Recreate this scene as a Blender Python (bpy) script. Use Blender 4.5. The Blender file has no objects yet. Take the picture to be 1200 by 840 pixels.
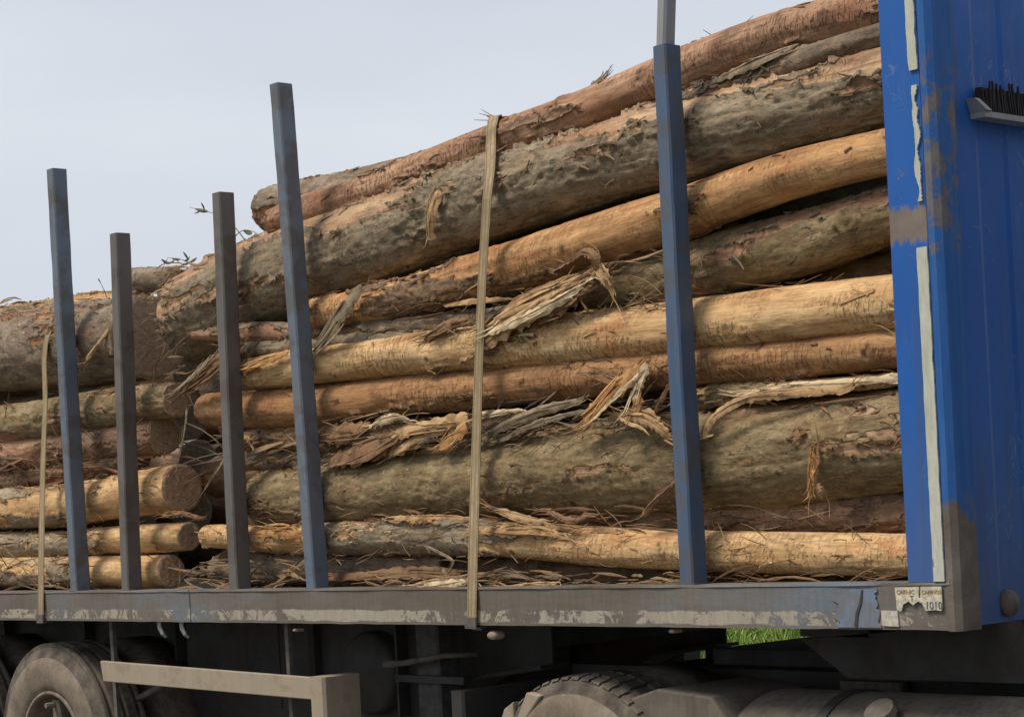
import bpy, math, random
import numpy as np
from mathutils import Vector, Matrix, noise as mnoise

random.seed(7)
RNG = np.random.RandomState(11)
scene = bpy.context.scene
COL = scene.collection

# ------------------------------------------------------------------ camera
F = 2419.0            # focal length in pixels of the 1200 px wide photograph
TH = 0.052            # roll of the phone
HX, HY = 600.0, 596.0 # where the level optical axis meets the picture
A42 = math.radians(42.0)
FWD = Vector((-math.cos(A42), math.sin(A42), 0))
RGT = Vector((math.sin(A42), math.cos(A42), 0))
UPV = Vector((0, 0, 1))
CAM = Vector((5.72, -5.14, 1.64))
cam_d = bpy.data.cameras.new("camera")
cam = bpy.data.objects.new("camera", cam_d)
COL.objects.link(cam)
cx = RGT * math.cos(TH) - UPV * math.sin(TH)
cy = RGT * math.sin(TH) + UPV * math.cos(TH)
cz = -FWD
M4 = Matrix((cx, cy, cz)).transposed().to_4x4()
M4.translation = CAM
cam.matrix_world = M4
cam_d.sensor_width = 36
cam_d.lens = 36 * F / 1200
cam_d.shift_y = (HY - 420) / 1200
cam_d.clip_start = 0.1
cam_d.clip_end = 3000
scene.camera = cam

# ------------------------------------------------------------------ sky, sun, exposure
SUN_EL, SUN_AZ = math.radians(58), math.radians(206)   # azimuth measured from +Y, clockwise
w = bpy.data.worlds.new("World")
scene.world = w
w.use_nodes = True
nt = w.node_tree
bg = nt.nodes["Background"]
sky = nt.nodes.new("ShaderNodeTexSky")
sky.sky_type = 'NISHITA'
sky.sun_disc = False
sky.sun_elevation = SUN_EL
sky.sun_rotation = SUN_AZ
sky.air_density = 1.0
sky.dust_density = 4.0
smul = nt.nodes.new("ShaderNodeMix"); smul.data_type = 'RGBA'; smul.blend_type = 'MULTIPLY'
smul.inputs[0].default_value = 1.0
nt.links.new(sky.outputs[0], smul.inputs[6])
smul.inputs[7].default_value = (0.10, 0.10, 0.10, 1)
tc = nt.nodes.new("ShaderNodeTexCoord")
mp = nt.nodes.new("ShaderNodeMapping"); mp.inputs["Scale"].default_value = (1.2, 1.2, 4.0)
nt.links.new(tc.outputs["Generated"], mp.inputs["Vector"])
cn = nt.nodes.new("ShaderNodeTexNoise"); cn.inputs["Scale"].default_value = 1.6
cn.inputs["Detail"].default_value = 5; cn.inputs["Roughness"].default_value = 0.45
nt.links.new(mp.outputs[0], cn.inputs["Vector"])
cr = nt.nodes.new("ShaderNodeValToRGB")
cr.color_ramp.elements[0].position = 0.3; cr.color_ramp.elements[0].color = (0.555, 0.60, 0.685, 1)
cr.color_ramp.elements[1].position = 0.7; cr.color_ramp.elements[1].color = (0.745, 0.775, 0.83, 1)
nt.links.new(cn.outputs[0], cr.inputs[0])
cm = nt.nodes.new("ShaderNodeMix"); cm.data_type = 'RGBA'
cm.inputs[0].default_value = 0.88           # a thick even veil of cloud over the clear sky
nt.links.new(smul.outputs[2], cm.inputs[6])
nt.links.new(cr.outputs[0], cm.inputs[7])
nt.links.new(cm.outputs[2], bg.inputs["Color"])
bg.inputs["Strength"].default_value = 0.485

sun_d = bpy.data.lights.new("sun", 'SUN')
sun_d.energy = 1.5
sun_d.angle = math.radians(18)
sun_d.color = (1.0, 0.91, 0.77)
sun = bpy.data.objects.new("sun", sun_d)
COL.objects.link(sun)
sdir = Vector((math.sin(SUN_AZ) * math.cos(SUN_EL), math.cos(SUN_AZ) * math.cos(SUN_EL), math.sin(SUN_EL)))
sun.rotation_euler = sdir.to_track_quat('Z', 'Y').to_euler()

scene.view_settings.view_transform = 'Standard'
scene.view_settings.look = 'None'
scene.view_settings.exposure = 1.17
scene.view_settings.gamma = 1.0
scene.view_settings.use_curve_mapping = False
scene.render.engine = 'CYCLES'
scene.cycles.max_bounces = 8
scene.cycles.diffuse_bounces = 6
scene.cycles.use_denoising = True

# ------------------------------------------------------------------ helpers
def ray(px, py):
    u, v = px - HX, -(py - HY)
    a = u * math.cos(TH) + v * math.sin(TH)
    b = -u * math.sin(TH) + v * math.cos(TH)
    return FWD * F + RGT * a + UPV * b

def at(px, py, Y):
    """point of the vertical plane Y (metres in from the trailer's near side) seen at a photo pixel"""
    r = ray(px, py)
    t = (Y - CAM.y) / r.y
    return CAM + r * t

def mpp(px, py, Y):
    """metres per photo pixel there"""
    return (Y - CAM.y) / ray(px, py).y

def atx(px, py, X):
    r = ray(px, py)
    return CAM + r * ((X - CAM.x) / r.x)

def setp(o, label=None, cat=None, group=None, kind=None):
    if label: o["label"] = label
    if cat: o["category"] = cat
    if group: o["group"] = group
    if kind: o["kind"] = kind
    return o

def empty(name, loc):
    o = bpy.data.objects.new(name, None)
    o.empty_display_size = 0.2
    COL.objects.link(o)
    o.location = loc
    return o

class MB:
    """collects shapes (world coordinates) and links them as one mesh object"""
    def __init__(s):
        s.v, s.f = [], []
    def add(s, vs, fs):
        n = len(s.v)
        s.v += [tuple(p) for p in vs]
        s.f += [tuple(i + n for i in f) for f in fs]
    def box(s, x0, x1, y0, y1, z0, z1, bv=0.0):
        s.hexa([(x0, y0, z0), (x1, y0, z0), (x1, y1, z0), (x0, y1, z0)],
               [(x0, y0, z1), (x1, y0, z1), (x1, y1, z1), (x0, y1, z1)], bv)
    def hexa(s, b, t, bv=0.0):
        """box with the two 4-point ends b and t; bv chamfers the four long edges"""
        def ch(q):
            if bv <= 0: return [Vector(p) for p in q]
            q = [Vector(p) for p in q]; out = []
            for i in range(4):
                p, a, c = q[i], q[i - 1], q[(i + 1) % 4]
                out.append(p + (a - p).normalized() * bv)
                out.append(p + (c - p).normalized() * bv)
            return out
        B, T = ch(b), ch(t)
        n = len(B)
        fs = [tuple(range(n))[::-1], tuple(range(n, 2 * n))]
        fs += [(i, (i + 1) % n, (i + 1) % n + n, i + n) for i in range(n)]
        s.add(B + T, fs)
    def prism(s, poly, axis, a, b):
        """poly: 2-D outline, swept along axis 'x','y' or 'z' from a to b"""
        def P(p, h):
            return {'x': (h, p[0], p[1]), 'y': (p[0], h, p[1]), 'z': (p[0], p[1], h)}[axis]
        n = len(poly)
        vs = [P(p, a) for p in poly] + [P(p, b) for p in poly]
        fs = [tuple(range(n))[::-1], tuple(range(n, 2 * n))] + [(i, (i + 1) % n, (i + 1) % n + n, i + n) for i in range(n)]
        s.add(vs, fs)
    def tube(s, pts, rad, seg=10, cap=True):
        pts = [Vector(p) for p in pts]
        rads = rad if isinstance(rad, (list, tuple)) else [rad] * len(pts)
        n0 = None; vs = []; fs = []
        for i, p in enumerate(pts):
            t = (pts[min(i + 1, len(pts) - 1)] - pts[max(i - 1, 0)]).normalized()
            if n0 is None:
                n0 = t.orthogonal().normalized()
            n0 = (n0 - t * n0.dot(t)).normalized()
            bnm = t.cross(n0)
            for k in range(seg):
                a = 2 * math.pi * k / seg
                vs.append(p + (n0 * math.cos(a) + bnm * math.sin(a)) * rads[i])
        for i in range(len(pts) - 1):
            for k in range(seg):
                k2 = (k + 1) % seg
                fs.append((i * seg + k, i * seg + k2, (i + 1) * seg + k2, (i + 1) * seg + k))
        if cap:
            fs.append(tuple(range(seg))[::-1])
            fs.append(tuple((len(pts) - 1) * seg + k for k in range(seg)))
        s.add(vs, fs)
    def lathe(s, prof, c, axis='y', seg=64, a0=0.0, a1=None):
        """prof: (offset along axis, radius) turned about an axis through c"""
        full = a1 is None
        a1 = a0 + 2 * math.pi if full else a1
        m = seg if full else seg + 1
        vs, fs = [], []
        for k in range(m):
            a = a0 + (a1 - a0) * k / seg
            for (h, r) in prof:
                if axis == 'y': vs.append((c[0] + r * math.cos(a), c[1] + h, c[2] + r * math.sin(a)))
                else: vs.append((c[0] + h, c[1] + r * math.cos(a), c[2] + r * math.sin(a)))
        n = len(prof)
        for k in range(seg):
            k2 = (k + 1) % m
            for j in range(n - 1):
                fs.append((k * n + j, k * n + j + 1, k2 * n + j + 1, k2 * n + j))
        s.add(vs, fs)
    def ribbon(s, pts, width, nrm, curl=0.0, thick=0.002, twist=0.0, K=4):
        """a strip of bark: thin curved section carried along pts; nrm is its outer side"""
        pts = [Vector(p) for p in pts]
        n = len(pts); nrm = Vector(nrm)
        loop = 2 * K
        vs, fs = [], []
        for i, p in enumerate(pts):
            t = (pts[min(i + 1, n - 1)] - pts[max(i - 1, 0)]).normalized()
            N = (nrm - t * nrm.dot(t))
            if N.length < 1e-5: N = t.orthogonal()
            N.normalize()
            u = i / max(1, n - 1)
            N = Matrix.Rotation(twist * u, 3, t) @ N
            S = t.cross(N)
            wd = width(u) if callable(width) else width
            top, bot = [], []
            for k in range(K):
                q = (k / (K - 1) - 0.5) * 2
                if abs(curl) > 1e-3:
                    R = wd / (2 * abs(curl)); an = q * abs(curl)
                    off = S * (R * math.sin(an)) + N * (-(R - R * math.cos(an)) * (1 if curl > 0 else -1))
                else:
                    off = S * (q * wd / 2)
                top.append(p + off + N * thick / 2)
                bot.append(p + off - N * thick / 2)
            vs += top + bot[::-1]
        for i in range(n - 1):
            for k in range(loop):
                k2 = (k + 1) % loop
                fs.append((i * loop + k, i * loop + k2, (i + 1) * loop + k2, (i + 1) * loop + k))
        fs.append(tuple(range(loop))[::-1])
        fs.append(tuple((n - 1) * loop + k for k in range(loop)))
        s.add(vs, fs)
    def build(s, name, mat, parent=None, origin=None, smooth=False, kind=None, label=None):
        if origin is None:
            o0 = Vector((0, 0, 0))
            q = parent
            while q is not None:
                o0 += q.location; q = q.parent
        else:
            o0 = Vector(origin)
        me = bpy.data.meshes.new(name)
        me.from_pydata([tuple(Vector(p) - o0) for p in s.v], [], s.f)
        me.materials.append(mat)
        if smooth:
            me.polygons.foreach_set("use_smooth", [True] * len(me.polygons))
        me.update()
        o = bpy.data.objects.new(name, me)
        COL.objects.link(o)
        if parent is not None:
            o.parent = parent
        else:
            o.location = o0
        if kind: o["kind"] = kind
        if label: o["label"] = label
        return o

def bevel(o, wd=0.004, seg=2):
    m = o.modifiers.new("bevel", 'BEVEL')
    m.width = wd; m.segments = seg; m.limit_method = 'ANGLE'; m.angle_limit = math.radians(40)
    return o

# numpy value noise ------------------------------------------------
def _h(ix, iy, iz, seed):
    n = (ix * 374761393 + iy * 668265263 + iz * 2147483647 + seed * 974634777) & 0xFFFFFFFF
    n = ((n ^ (n >> 13)) * 1274126177) & 0xFFFFFFFF
    n = ((n ^ (n >> 16)) * 2246822519) & 0xFFFFFFFF
    return ((n ^ (n >> 15)) & 0xFFFFFF) / float(0xFFFFFF)

def vnoise(x, y, z, seed=0):
    x0 = np.floor(x); y0 = np.floor(y); z0 = np.floor(z)
    fx, fy, fz = x - x0, y - y0, z - z0
    fx = fx * fx * (3 - 2 * fx); fy = fy * fy * (3 - 2 * fy); fz = fz * fz * (3 - 2 * fz)
    ix, iy, iz = (q.astype(np.int64) for q in (x0, y0, z0))
    r = 0
    for dx in (0, 1):
        for dy in (0, 1):
            for dz in (0, 1):
                r = r + _h(ix + dx, iy + dy, iz + dz, seed) * (fx if dx else 1 - fx) * (fy if dy else 1 - fy) * (fz if dz else 1 - fz)
    return r

def fbm(x, y, z, seed=0, oc=4, rough=0.5):
    a, t, s = 1.0, 0, 0
    for i in range(oc):
        s = s + a * vnoise(x, y, z, seed + i * 17); t += a
        x, y, z, a = x * 2.03, y * 2.03, z * 2.03, a * rough
    return s / t

def sstep(a, b, x):
    t = np.clip((x - a) / (b - a), 0, 1)
    return t * t * (3 - 2 * t)

# ------------------------------------------------------------------ materials
class NT:
    def __init__(s, name):
        s.m = bpy.data.materials.new(name); s.m.use_nodes = True
        s.t = s.m.node_tree
        s.b = s.t.nodes["Principled BSDF"]
    def n(s, typ, **kw):
        nd = s.t.nodes.new("ShaderNode" + typ)
        for k, v in kw.items(): setattr(nd, k, v)
        return nd
    def l(s, a, b): s.t.links.new(a, b)
    def val(s, sock, v):
        if hasattr(v, "is_output") or isinstance(v, bpy.types.NodeSocket): s.l(v, sock)
        else: sock.default_value = v
    def coord(s, kind="Object"): return s.n("TexCoord").outputs[kind]
    def attr(s, name, out="Vector"): return s.n("Attribute", attribute_name=name).outputs[out]
    def scale(s, vec, sc, loc=(0, 0, 0)):
        m = s.n("Mapping"); s.l(vec, m.inputs["Vector"]); m.inputs["Scale"].default_value = sc
        m.inputs["Location"].default_value = loc
        return m.outputs[0]
    def noise(s, vec, scale=1, detail=4, rough=0.5, dist=0.0):
        n = s.n("TexNoise"); s.l(vec, n.inputs["Vector"])
        n.inputs["Scale"].default_value = scale; n.inputs["Detail"].default_value = detail
        n.inputs["Roughness"].default_value = rough; n.inputs["Distortion"].default_value = dist
        return n.outputs[0]
    def ramp(s, fac, stops, interp='LINEAR'):
        r = s.n("ValToRGB"); r.color_ramp.interpolation = interp
        e = r.color_ramp.elements
        while len(e) < len(stops): e.new(0.5)
        for el, (p, c) in zip(e, stops):
            el.position = p
            el.color = (c, c, c, 1) if isinstance(c, (int, float)) else (*c, 1)
        s.l(fac, r.inputs[0])
        return r.outputs[0]
    def mix(s, fac, a, b, mode='MIX'):
        m = s.n("Mix", data_type='RGBA', blend_type=mode)
        s.val(m.inputs[0], fac)
        for i, v in ((6, a), (7, b)):
            if isinstance(v, tuple): m.inputs[i].default_value = (*v, 1) if len(v) == 3 else v
            else: s.l(v, m.inputs[i])
        return m.outputs[2]
    def math(s, op, a, b=0.0, clamp=False):
        m = s.n("Math", operation=op, use_clamp=clamp)
        s.val(m.inputs[0], a); s.val(m.inputs[1], b)
        return m.outputs[0]
    def rng(s, v, a, b, c=0.0, d=1.0):
        m = s.n("MapRange"); s.val(m.inputs[0], v)
        for i, q in enumerate((a, b, c, d)): m.inputs[i + 1].default_value = q
        return m.outputs[0]
    def out(s, color=None, rough=0.7, bump=None, dist=0.004, strength=1.0, metal=0.0, spec=0.3):
        if color is not None: s.val(s.b.inputs["Base Color"], (*color, 1) if isinstance(color, tuple) else color)
        s.val(s.b.inputs["Roughness"], rough)
        s.b.inputs["Metallic"].default_value = metal
        s.b.inputs["Specular IOR Level"].default_value = spec
        if bump is not None:
            b = s.n("Bump"); b.inputs["Strength"].default_value = strength; b.inputs["Distance"].default_value = dist
            s.l(bump, b.inputs["Height"]); s.l(b.outputs[0], s.b.inputs["Normal"])
        return s.m

PALE = [(.46, .25, .115), (.65, .42, .205), (.75, .53, .29)]
ORANGE = [(.36, .175, .078), (.56, .32, .145), (.66, .42, .21)]
BROWN = [(.19, .085, .045), (.30, .15, .072), (.39, .215, .105)]
PINKBR = [(.27, .14, .084), (.41, .235, .145), (.53, .335, .21)]
TANBK = [(.29, .165, .096), (.43, .27, .16), (.56, .385, .24)]
GREENB = [(.125, .094, .065), (.23, .182, .124), (.34, .28, .195)]
GREYB = [(.12, .088, .064), (.215, .165, .118), (.34, .27, .195)]
BROWNB = [(.11, .067, .044), (.20, .125, .08), (.30, .195, .125)]
OLIVE = [(.125, .088, .046), (.22, .162, .084), (.32, .25, .143)]
PALEB = [(.19, .14, .095), (.33, .26, .175), (.48, .395, .28)]

def log_mat(name, wood, bark, ribs=0.6, stain=0.5):
    q = NT(name)
    lc = q.attr("lc"); bk = q.attr("bark", "Fac"); kn = q.attr("knot", "Fac")
    g1 = q.noise(q.scale(lc, (1.6, 13, 13)), 1, 6, 0.6, 0.6)
    wc = q.ramp(g1, [(0.3, wood[0]), (0.5, wood[1]), (0.68, wood[2])])
    g2 = q.noise(q.scale(lc, (12, 110, 110)), 1, 3, 0.6)
    wc = q.mix(0.55, wc, q.ramp(g2, [(0.3, 0.52), (0.6, 1.0)]), 'MULTIPLY')
    st = q.noise(q.scale(lc, (3.5, 9, 9), (3, 1, 7)), 1, 7, 0.65, 0.4)
    wc = q.mix(q.math('MULTIPLY', q.ramp(st, [(0.48, 0.0), (0.66, 1.0)]), stain), wc, tuple(c * 0.42 for c in wood[0]))
    # spike marks of the harvester's rollers: short dents across the grain, in patches
    tk = q.noise(q.scale(lc, (70, 24, 24)), 1, 2, 0.5, 0.5)
    tm = q.ramp(q.noise(q.scale(lc, (2.2, 6, 6), (9, 4, 2)), 1, 2), [(0.40, 0.0), (0.56, 1.0)])
    tick = q.math('MULTIPLY', q.math('MULTIPLY', q.ramp(tk, [(0.50, 0.0), (0.62, 1.0)]), tm), ribs)
    wc = q.mix(q.math('MULTIPLY', tick, 0.45), wc, tuple(c * 0.55 for c in wood[0]))
    crk = q.noise(q.scale(lc, (2.5, 60, 60), (2, 8, 3)), 1, 4, 0.6, 0.5)
    wc = q.mix(q.ramp(crk, [(0.58, 0.0), (0.68, 0.55)]), wc, tuple(c * 0.5 for c in wood[0]))
    b1 = q.noise(q.scale(lc, (4.5, 8, 8), (1, 5, 2)), 1, 8, 0.68, 0.5)
    bc = q.ramp(b1, [(0.3, bark[0]), (0.5, bark[1]), (0.66, bark[2])])
    b2 = q.noise(q.scale(lc, (16, 46, 46)), 1, 5, 0.7)
    bc = q.mix(0.7, bc, q.ramp(b2, [(0.34, 0.55), (0.58, 1.08)]), 'MULTIPLY')
    pch = q.noise(q.scale(lc, (6, 9, 9), (7, 7, 1)), 1, 6, 0.7, 0.8)
    bc = q.mix(q.ramp(pch, [(0.58, 0.0), (0.66, 0.75)]), bc, tuple(0.55 * a + 0.3 * c for a, c in zip(wood[0], bark[2])))
    spk = q.noise(q.scale(lc, (30, 38, 38), (5, 2, 9)), 1, 5, 0.75)
    bc = q.mix(q.ramp(spk, [(0.60, 0.0), (0.68, 0.6)]), bc, tuple(min(1, c * 1.6) for c in bark[2]))
    bc = q.mix(q.ramp(spk, [(0.30, 0.7), (0.38, 0.0)]), bc, tuple(c * 0.4 for c in bark[0]))
    def lines(vec_scale, loc, wdt, det=4, dist=0.8):
        nn = q.noise(q.scale(lc, vec_scale, loc), 1, det, 0.6, dist)
        return q.rng(q.math('ABSOLUTE', q.math('SUBTRACT', nn, 0.5)), 0.0, wdt, 1.0, 0.0)
    msk = q.ramp(q.noise(q.scale(lc, (3, 7, 7), (4, 9, 1)), 1, 3), [(0.42, 0.0), (0.56, 1.0)])
    # crisp lengthwise splits in the bark and drying checks in the wood, torn pale fibres, worm and twig holes
    bc = q.mix(q.math('MULTIPLY', lines((5, 26, 26), (3, 3, 8), 0.016), 0.85), bc, tuple(c * 0.28 for c in bark[0]))
    bc = q.mix(q.math('MULTIPLY', q.math('MULTIPLY', lines((9, 20, 20), (6, 2, 4), 0.022), msk), 0.7), bc, tuple(0.8 * c for c in wood[1]))
    wc = q.mix(q.math('MULTIPLY', lines((2.2, 38, 38), (1, 7, 5), 0.012, 3, 0.4), 0.55), wc, tuple(c * 0.3 for c in wood[0]))
    wc = q.mix(q.math('MULTIPLY', q.math('MULTIPLY', lines((8, 22, 22), (8, 1, 3), 0.02), msk), 0.6), wc, tuple(c * 0.35 for c in wood[0]))
    vo = q.n("TexVoronoi"); q.l(q.scale(lc, (5, 7, 7), (2, 2, 5)), vo.inputs["Vector"]); vo.inputs["Scale"].default_value = 1.0
    sc_ = q.n("SeparateColor"); q.l(vo.outputs["Color"], sc_.inputs[0])
    vd = q.math('DIVIDE', q.math('ADD', vo.outputs["Distance"], q.math('MULTIPLY', q.math('SUBTRACT', q.noise(q.scale(lc, (30, 40, 40)), 1, 3), 0.5), 0.14)), q.math('ADD', 0.25, sc_.outputs[1]))
    on = q.rng(sc_.outputs[0], 0.50, 0.52)
    hole = q.math('MULTIPLY', q.rng(vd, 0.05, 0.09, 1.0, 0.0), on)
    halo = q.math('MULTIPLY', q.math('MULTIPLY', q.rng(vd, 0.08, 0.30, 1.0, 0.0), 0.4), on)
    red = q.ramp(q.noise(q.scale(lc, (5, 12, 12), (11, 3, 6)), 1, 6, 0.7, 0.6), [(0.54, 0.0), (0.66, 0.45)])
    wc = q.mix(red, wc, (wood[0][0] * 1.05, wood[0][1] * 0.72, wood[0][2] * 0.62))
    bc = q.mix(q.math('MULTIPLY', red, 0.7), bc, (wood[0][0] * 0.8, wood[0][1] * 0.72, wood[0][2] * 0.7))
    wc = q.mix(halo, wc, tuple(c * 0.5 for c in wood[0]))
    inner = tuple(0.50 * a + 0.12 * c for a, c in zip(wood[0], bark[1]))
    f1 = q.ramp(bk, [(0.18, 0.0), (0.42, 1.0)])
    f2 = q.ramp(bk, [(0.5, 0.0), (0.75, 1.0)])
    col = q.mix(f1, wc, inner)
    col = q.mix(f2, col, bc)
    col = q.mix(q.math('MULTIPLY', kn, 0.8), col, (0.05, 0.032, 0.02))
    col = q.mix(q.math('MULTIPLY', hole, 0.85), col, (0.045, 0.026, 0.016))
    h = q.math('ADD', q.math('MULTIPLY', g2, 0.25), q.math('MULTIPLY', tick, -0.8))
    hb = q.math('ADD', q.math('MULTIPLY', b2, 0.9), q.math('MULTIPLY', b1, 0.8))
    hm = q.n("Mix", data_type='FLOAT'); q.l(f2, hm.inputs[0]); q.l(h, hm.inputs[2]); q.l(hb, hm.inputs[3])
    return q.out(col, 0.78, hm.outputs[0], 0.006, 0.9, spec=0.2)

def end_mat(name, c0, c1):
    q = NT(name)
    lc = q.attr("lc")
    wv = q.n("TexNoise"); ln = q.n("VectorMath", operation='LENGTH'); q.l(lc, ln.inputs[0])
    wob = q.math('ADD', ln.outputs["Value"], q.math('MULTIPLY', q.noise(lc, 14, 3), 0.02))
    rg = q.math('SINE', q.math('MULTIPLY', wob, 420.0))
    n = q.noise(lc, 30, 6, 0.7)
    c = q.ramp(n, [(0.3, c0), (0.7, c1)])
    c = q.mix(0.6, c, q.ramp(rg, [(0.2, 0.68), (0.9, 1.0)]), 'MULTIPLY')
    sw = q.noise(q.scale(lc, (6, 90, 1)), 1, 4, 0.6)
    c = q.mix(0.5, c, q.ramp(sw, [(0.35, 0.7), (0.6, 1.0)]), 'MULTIPLY')
    ck = q.rng(q.math('ABSOLUTE', q.math('SUBTRACT', q.noise(q.scale(lc, (16, 16, 1), (3, 5, 0)), 1, 3, 0.5, 0.6), 0.5)), 0.0, 0.012, 1.0, 0.0)
    c = q.mix(q.math('MULTIPLY', ck, 0.7), c, tuple(v * 0.25 for v in c0))
    c = q.mix(q.ramp(wob, [(0.0, 0.6), (0.05, 0.0)]), c, tuple(v * 0.6 for v in c0))
    return q.out(c, 0.85, n, 0.004, 0.6, spec=0.15)

END_A = end_mat("cut_wood_brown", (.42, .265, .165), (.60, .41, .27))
END_B = end_mat("cut_wood_grey", (.34, .23, .15), (.50, .36, .24))
END_C = end_mat("cut_wood_gap_shade", (.075, .052, .036), (.14, .10, .07))  # cut wood for buried ends, the gap's shade put into its colour

def shred_mat(name, cols, dark=1.0):
    q = NT(name)
    g = q.n("NewGeometry").outputs["Random Per Island"]
    c = q.ramp(g, [(i / max(1, len(cols) - 1), tuple(v * dark for v in k)) for i, k in enumerate(cols)])
    co = q.coord()
    n = q.noise(co, 70, 5, 0.7)
    c = q.mix(0.7, c, q.ramp(n, [(0.3, 0.5), (0.65, 1.1)]), 'MULTIPLY')
    c = q.mix(1.0, c, (.85, .82, .78), 'MULTIPLY')
    return q.out(c, 0.85, n, 0.004, 0.8, spec=0.15)

SH_MIX = shred_mat("shredded_bark_mixed", [(.12, .085, .055), (.22, .15, .09), (.36, .23, .12), (.28, .21, .15), (.16, .12, .085), (.50, .34, .19), (.20, .15, .10)])
SH_GREY = shred_mat("shredded_bark_grey", [(.10, .082, .062), (.19, .16, .125), (.29, .25, .195), (.15, .12, .09), (.22, .18, .125)])
SH_BROWN = shred_mat("shredded_bark_brown", [(.11, .065, .04), (.22, .12, .065), (.34, .19, .095), (.16, .09, .055), (.26, .155, .085)])
SH_PALE = shred_mat("shredded_wood_pale", [(.36, .21, .10), (.58, .39, .20), (.66, .49, .29), (.44, .27, .13), (.30, .18, .09)])

def strip_mat(name, c0, c1, streak=60):
    q = NT(name)
    g = q.n("NewGeometry").outputs["Random Per Island"]
    ob = q.coord()
    n = q.noise(ob, streak, 6, 0.7, 0.5)
    n2 = q.noise(ob, 16, 5, 0.65)
    c = q.ramp(q.math('ADD', q.math('MULTIPLY', n, 0.6), q.math('MULTIPLY', g, 0.4)), [(0.25, c0), (0.7, c1)])
    c = q.mix(q.ramp(n2, [(0.48, 0.0), (0.62, 0.65)]), c, tuple(v * 0.5 for v in c0))
    c = q.mix(1.0, c, (.95, .93, .90), 'MULTIPLY')
    return q.out(c, 0.85, n, 0.005, 0.9, spec=0.15)

ST_TAN = strip_mat("bark_strip_tan", (.34, .20, .10), (.58, .40, .22))
ST_PALE = strip_mat("bark_strip_pale", (.46, .34, .20), (.72, .60, .42))
ST_GREY = strip_mat("bark_strip_grey", (.19, .145, .10), (.36, .285, .20))
ST_ORANGE = strip_mat("bark_strip_orange", (.36, .18, .07), (.56, .32, .14))
ST_BROWN = strip_mat("bark_strip_brown", (.16, .09, .055), (.30, .18, .10))

def paint_mat(name, blue, wear_col, wear=0.5, dirt=(.14, .115, .09), dirt_amt=0.5, rough=0.45, streak=True):
    q = NT(name)
    co = q.coord()
    n1 = q.noise(co, 6, 8, 0.68, 0.3)
    n2 = q.noise(q.scale(co, (40, 40, 4)), 1, 5, 0.65)
    n3 = q.noise(co, 2.2, 4, 0.55)
    n4 = q.noise(co, 60, 4, 0.6)
    c = q.mix(q.ramp(n3, [(0.35, 0.0), (0.7, 0.35)]), blue, tuple(0.6 * b + 0.12 for b in blue))
    c = q.mix(q.math('MULTIPLY', q.ramp(n2, [(0.4, 0.0), (0.75, 1.0)]), dirt_amt), c, dirt)
    c = q.mix(q.math('MULTIPLY', q.ramp(n1, [(0.62 - 0.2 * wear, 0.0), (0.70 - 0.2 * wear, 1.0)]), wear), c, wear_col)
    rg = q.rng(n1, 0.3, 0.7, rough - 0.1, rough + 0.3)
    h = q.math('ADD', q.math('MULTIPLY', n1, 0.5), q.math('MULTIPLY', n4, 0.2))
    return q.out(c, rg, h, 0.003, 0.5, spec=0.4)

M_STAKE_B = paint_mat("stake_paint_blue", (.036, .09, .19), (.09, .085, .085), 0.65, (.105, .11, .125), 0.9)
M_STAKE_G = paint_mat("stake_steel_grey_blue", (.095, .135, .195), (.095, .082, .075), 0.65, (.14, .135, .135), 0.9)
M_STAKE_R = paint_mat("stake_steel_brown_grey", (.105, .095, .092), (.085, .062, .048), 0.55, (.135, .118, .105), 0.8)
M_STEEL_D = paint_mat("dark_chassis_steel", (.022, .021, .021), (.045, .035, .028), 0.6, (.05, .042, .036), 0.6, 0.6)
M_GALV = paint_mat("galvanised_tube", (.26, .27, .29), (.16, .13, .11), 0.4, (.20, .18, .16), 0.6)
M_TAN = paint_mat("dusty_tan_guard", (.30, .245, .18), (.20, .15, .10), 0.4, (.36, .30, .225), 0.6, 0.75)
M_DUSTY = paint_mat("dusty_black_plastic", (.075, .062, .05), (.16, .13, .10), 0.7, (.18, .15, .115), 0.8, 0.85)
M_LAMP = paint_mat("dusty_lamp_lens", (.26, .19, .15), (.18, .14, .11), 0.5, (.27, .22, .17), 0.6, 0.6)

def tyre_mat():
    q = NT("dusty_tyre_rubber")
    co = q.coord()
    n = q.noise(co, 9, 6, 0.6); n2 = q.noise(co, 45, 4, 0.6)
    c = q.ramp(n, [(0.3, (.045, .040, .036)), (0.6, (.16, .135, .11))])
    c = q.mix(0.5, c, q.ramp(n2, [(0.35, 0.6), (0.6, 1.0)]), 'MULTIPLY')
    return q.out(c, 0.9, n2, 0.003, 0.5, spec=0.15)
M_TYRE = tyre_mat()
def sidewall_mat():
    q = NT("dust_caked_sidewall")
    co = q.coord()
    n = q.noise(co, 7, 6, 0.6); n2 = q.noise(co, 60, 4, 0.6)
    c = q.ramp(n, [(0.3, (.13, .105, .083)), (0.62, (.26, .215, .165))])
    c = q.mix(0.4, c, q.ramp(n2, [(0.35, 0.6), (0.6, 1.0)]), 'MULTIPLY')
    return q.out(c, 0.92, n2, 0.002, 0.5, spec=0.12)
M_SIDEWALL = sidewall_mat()

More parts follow.
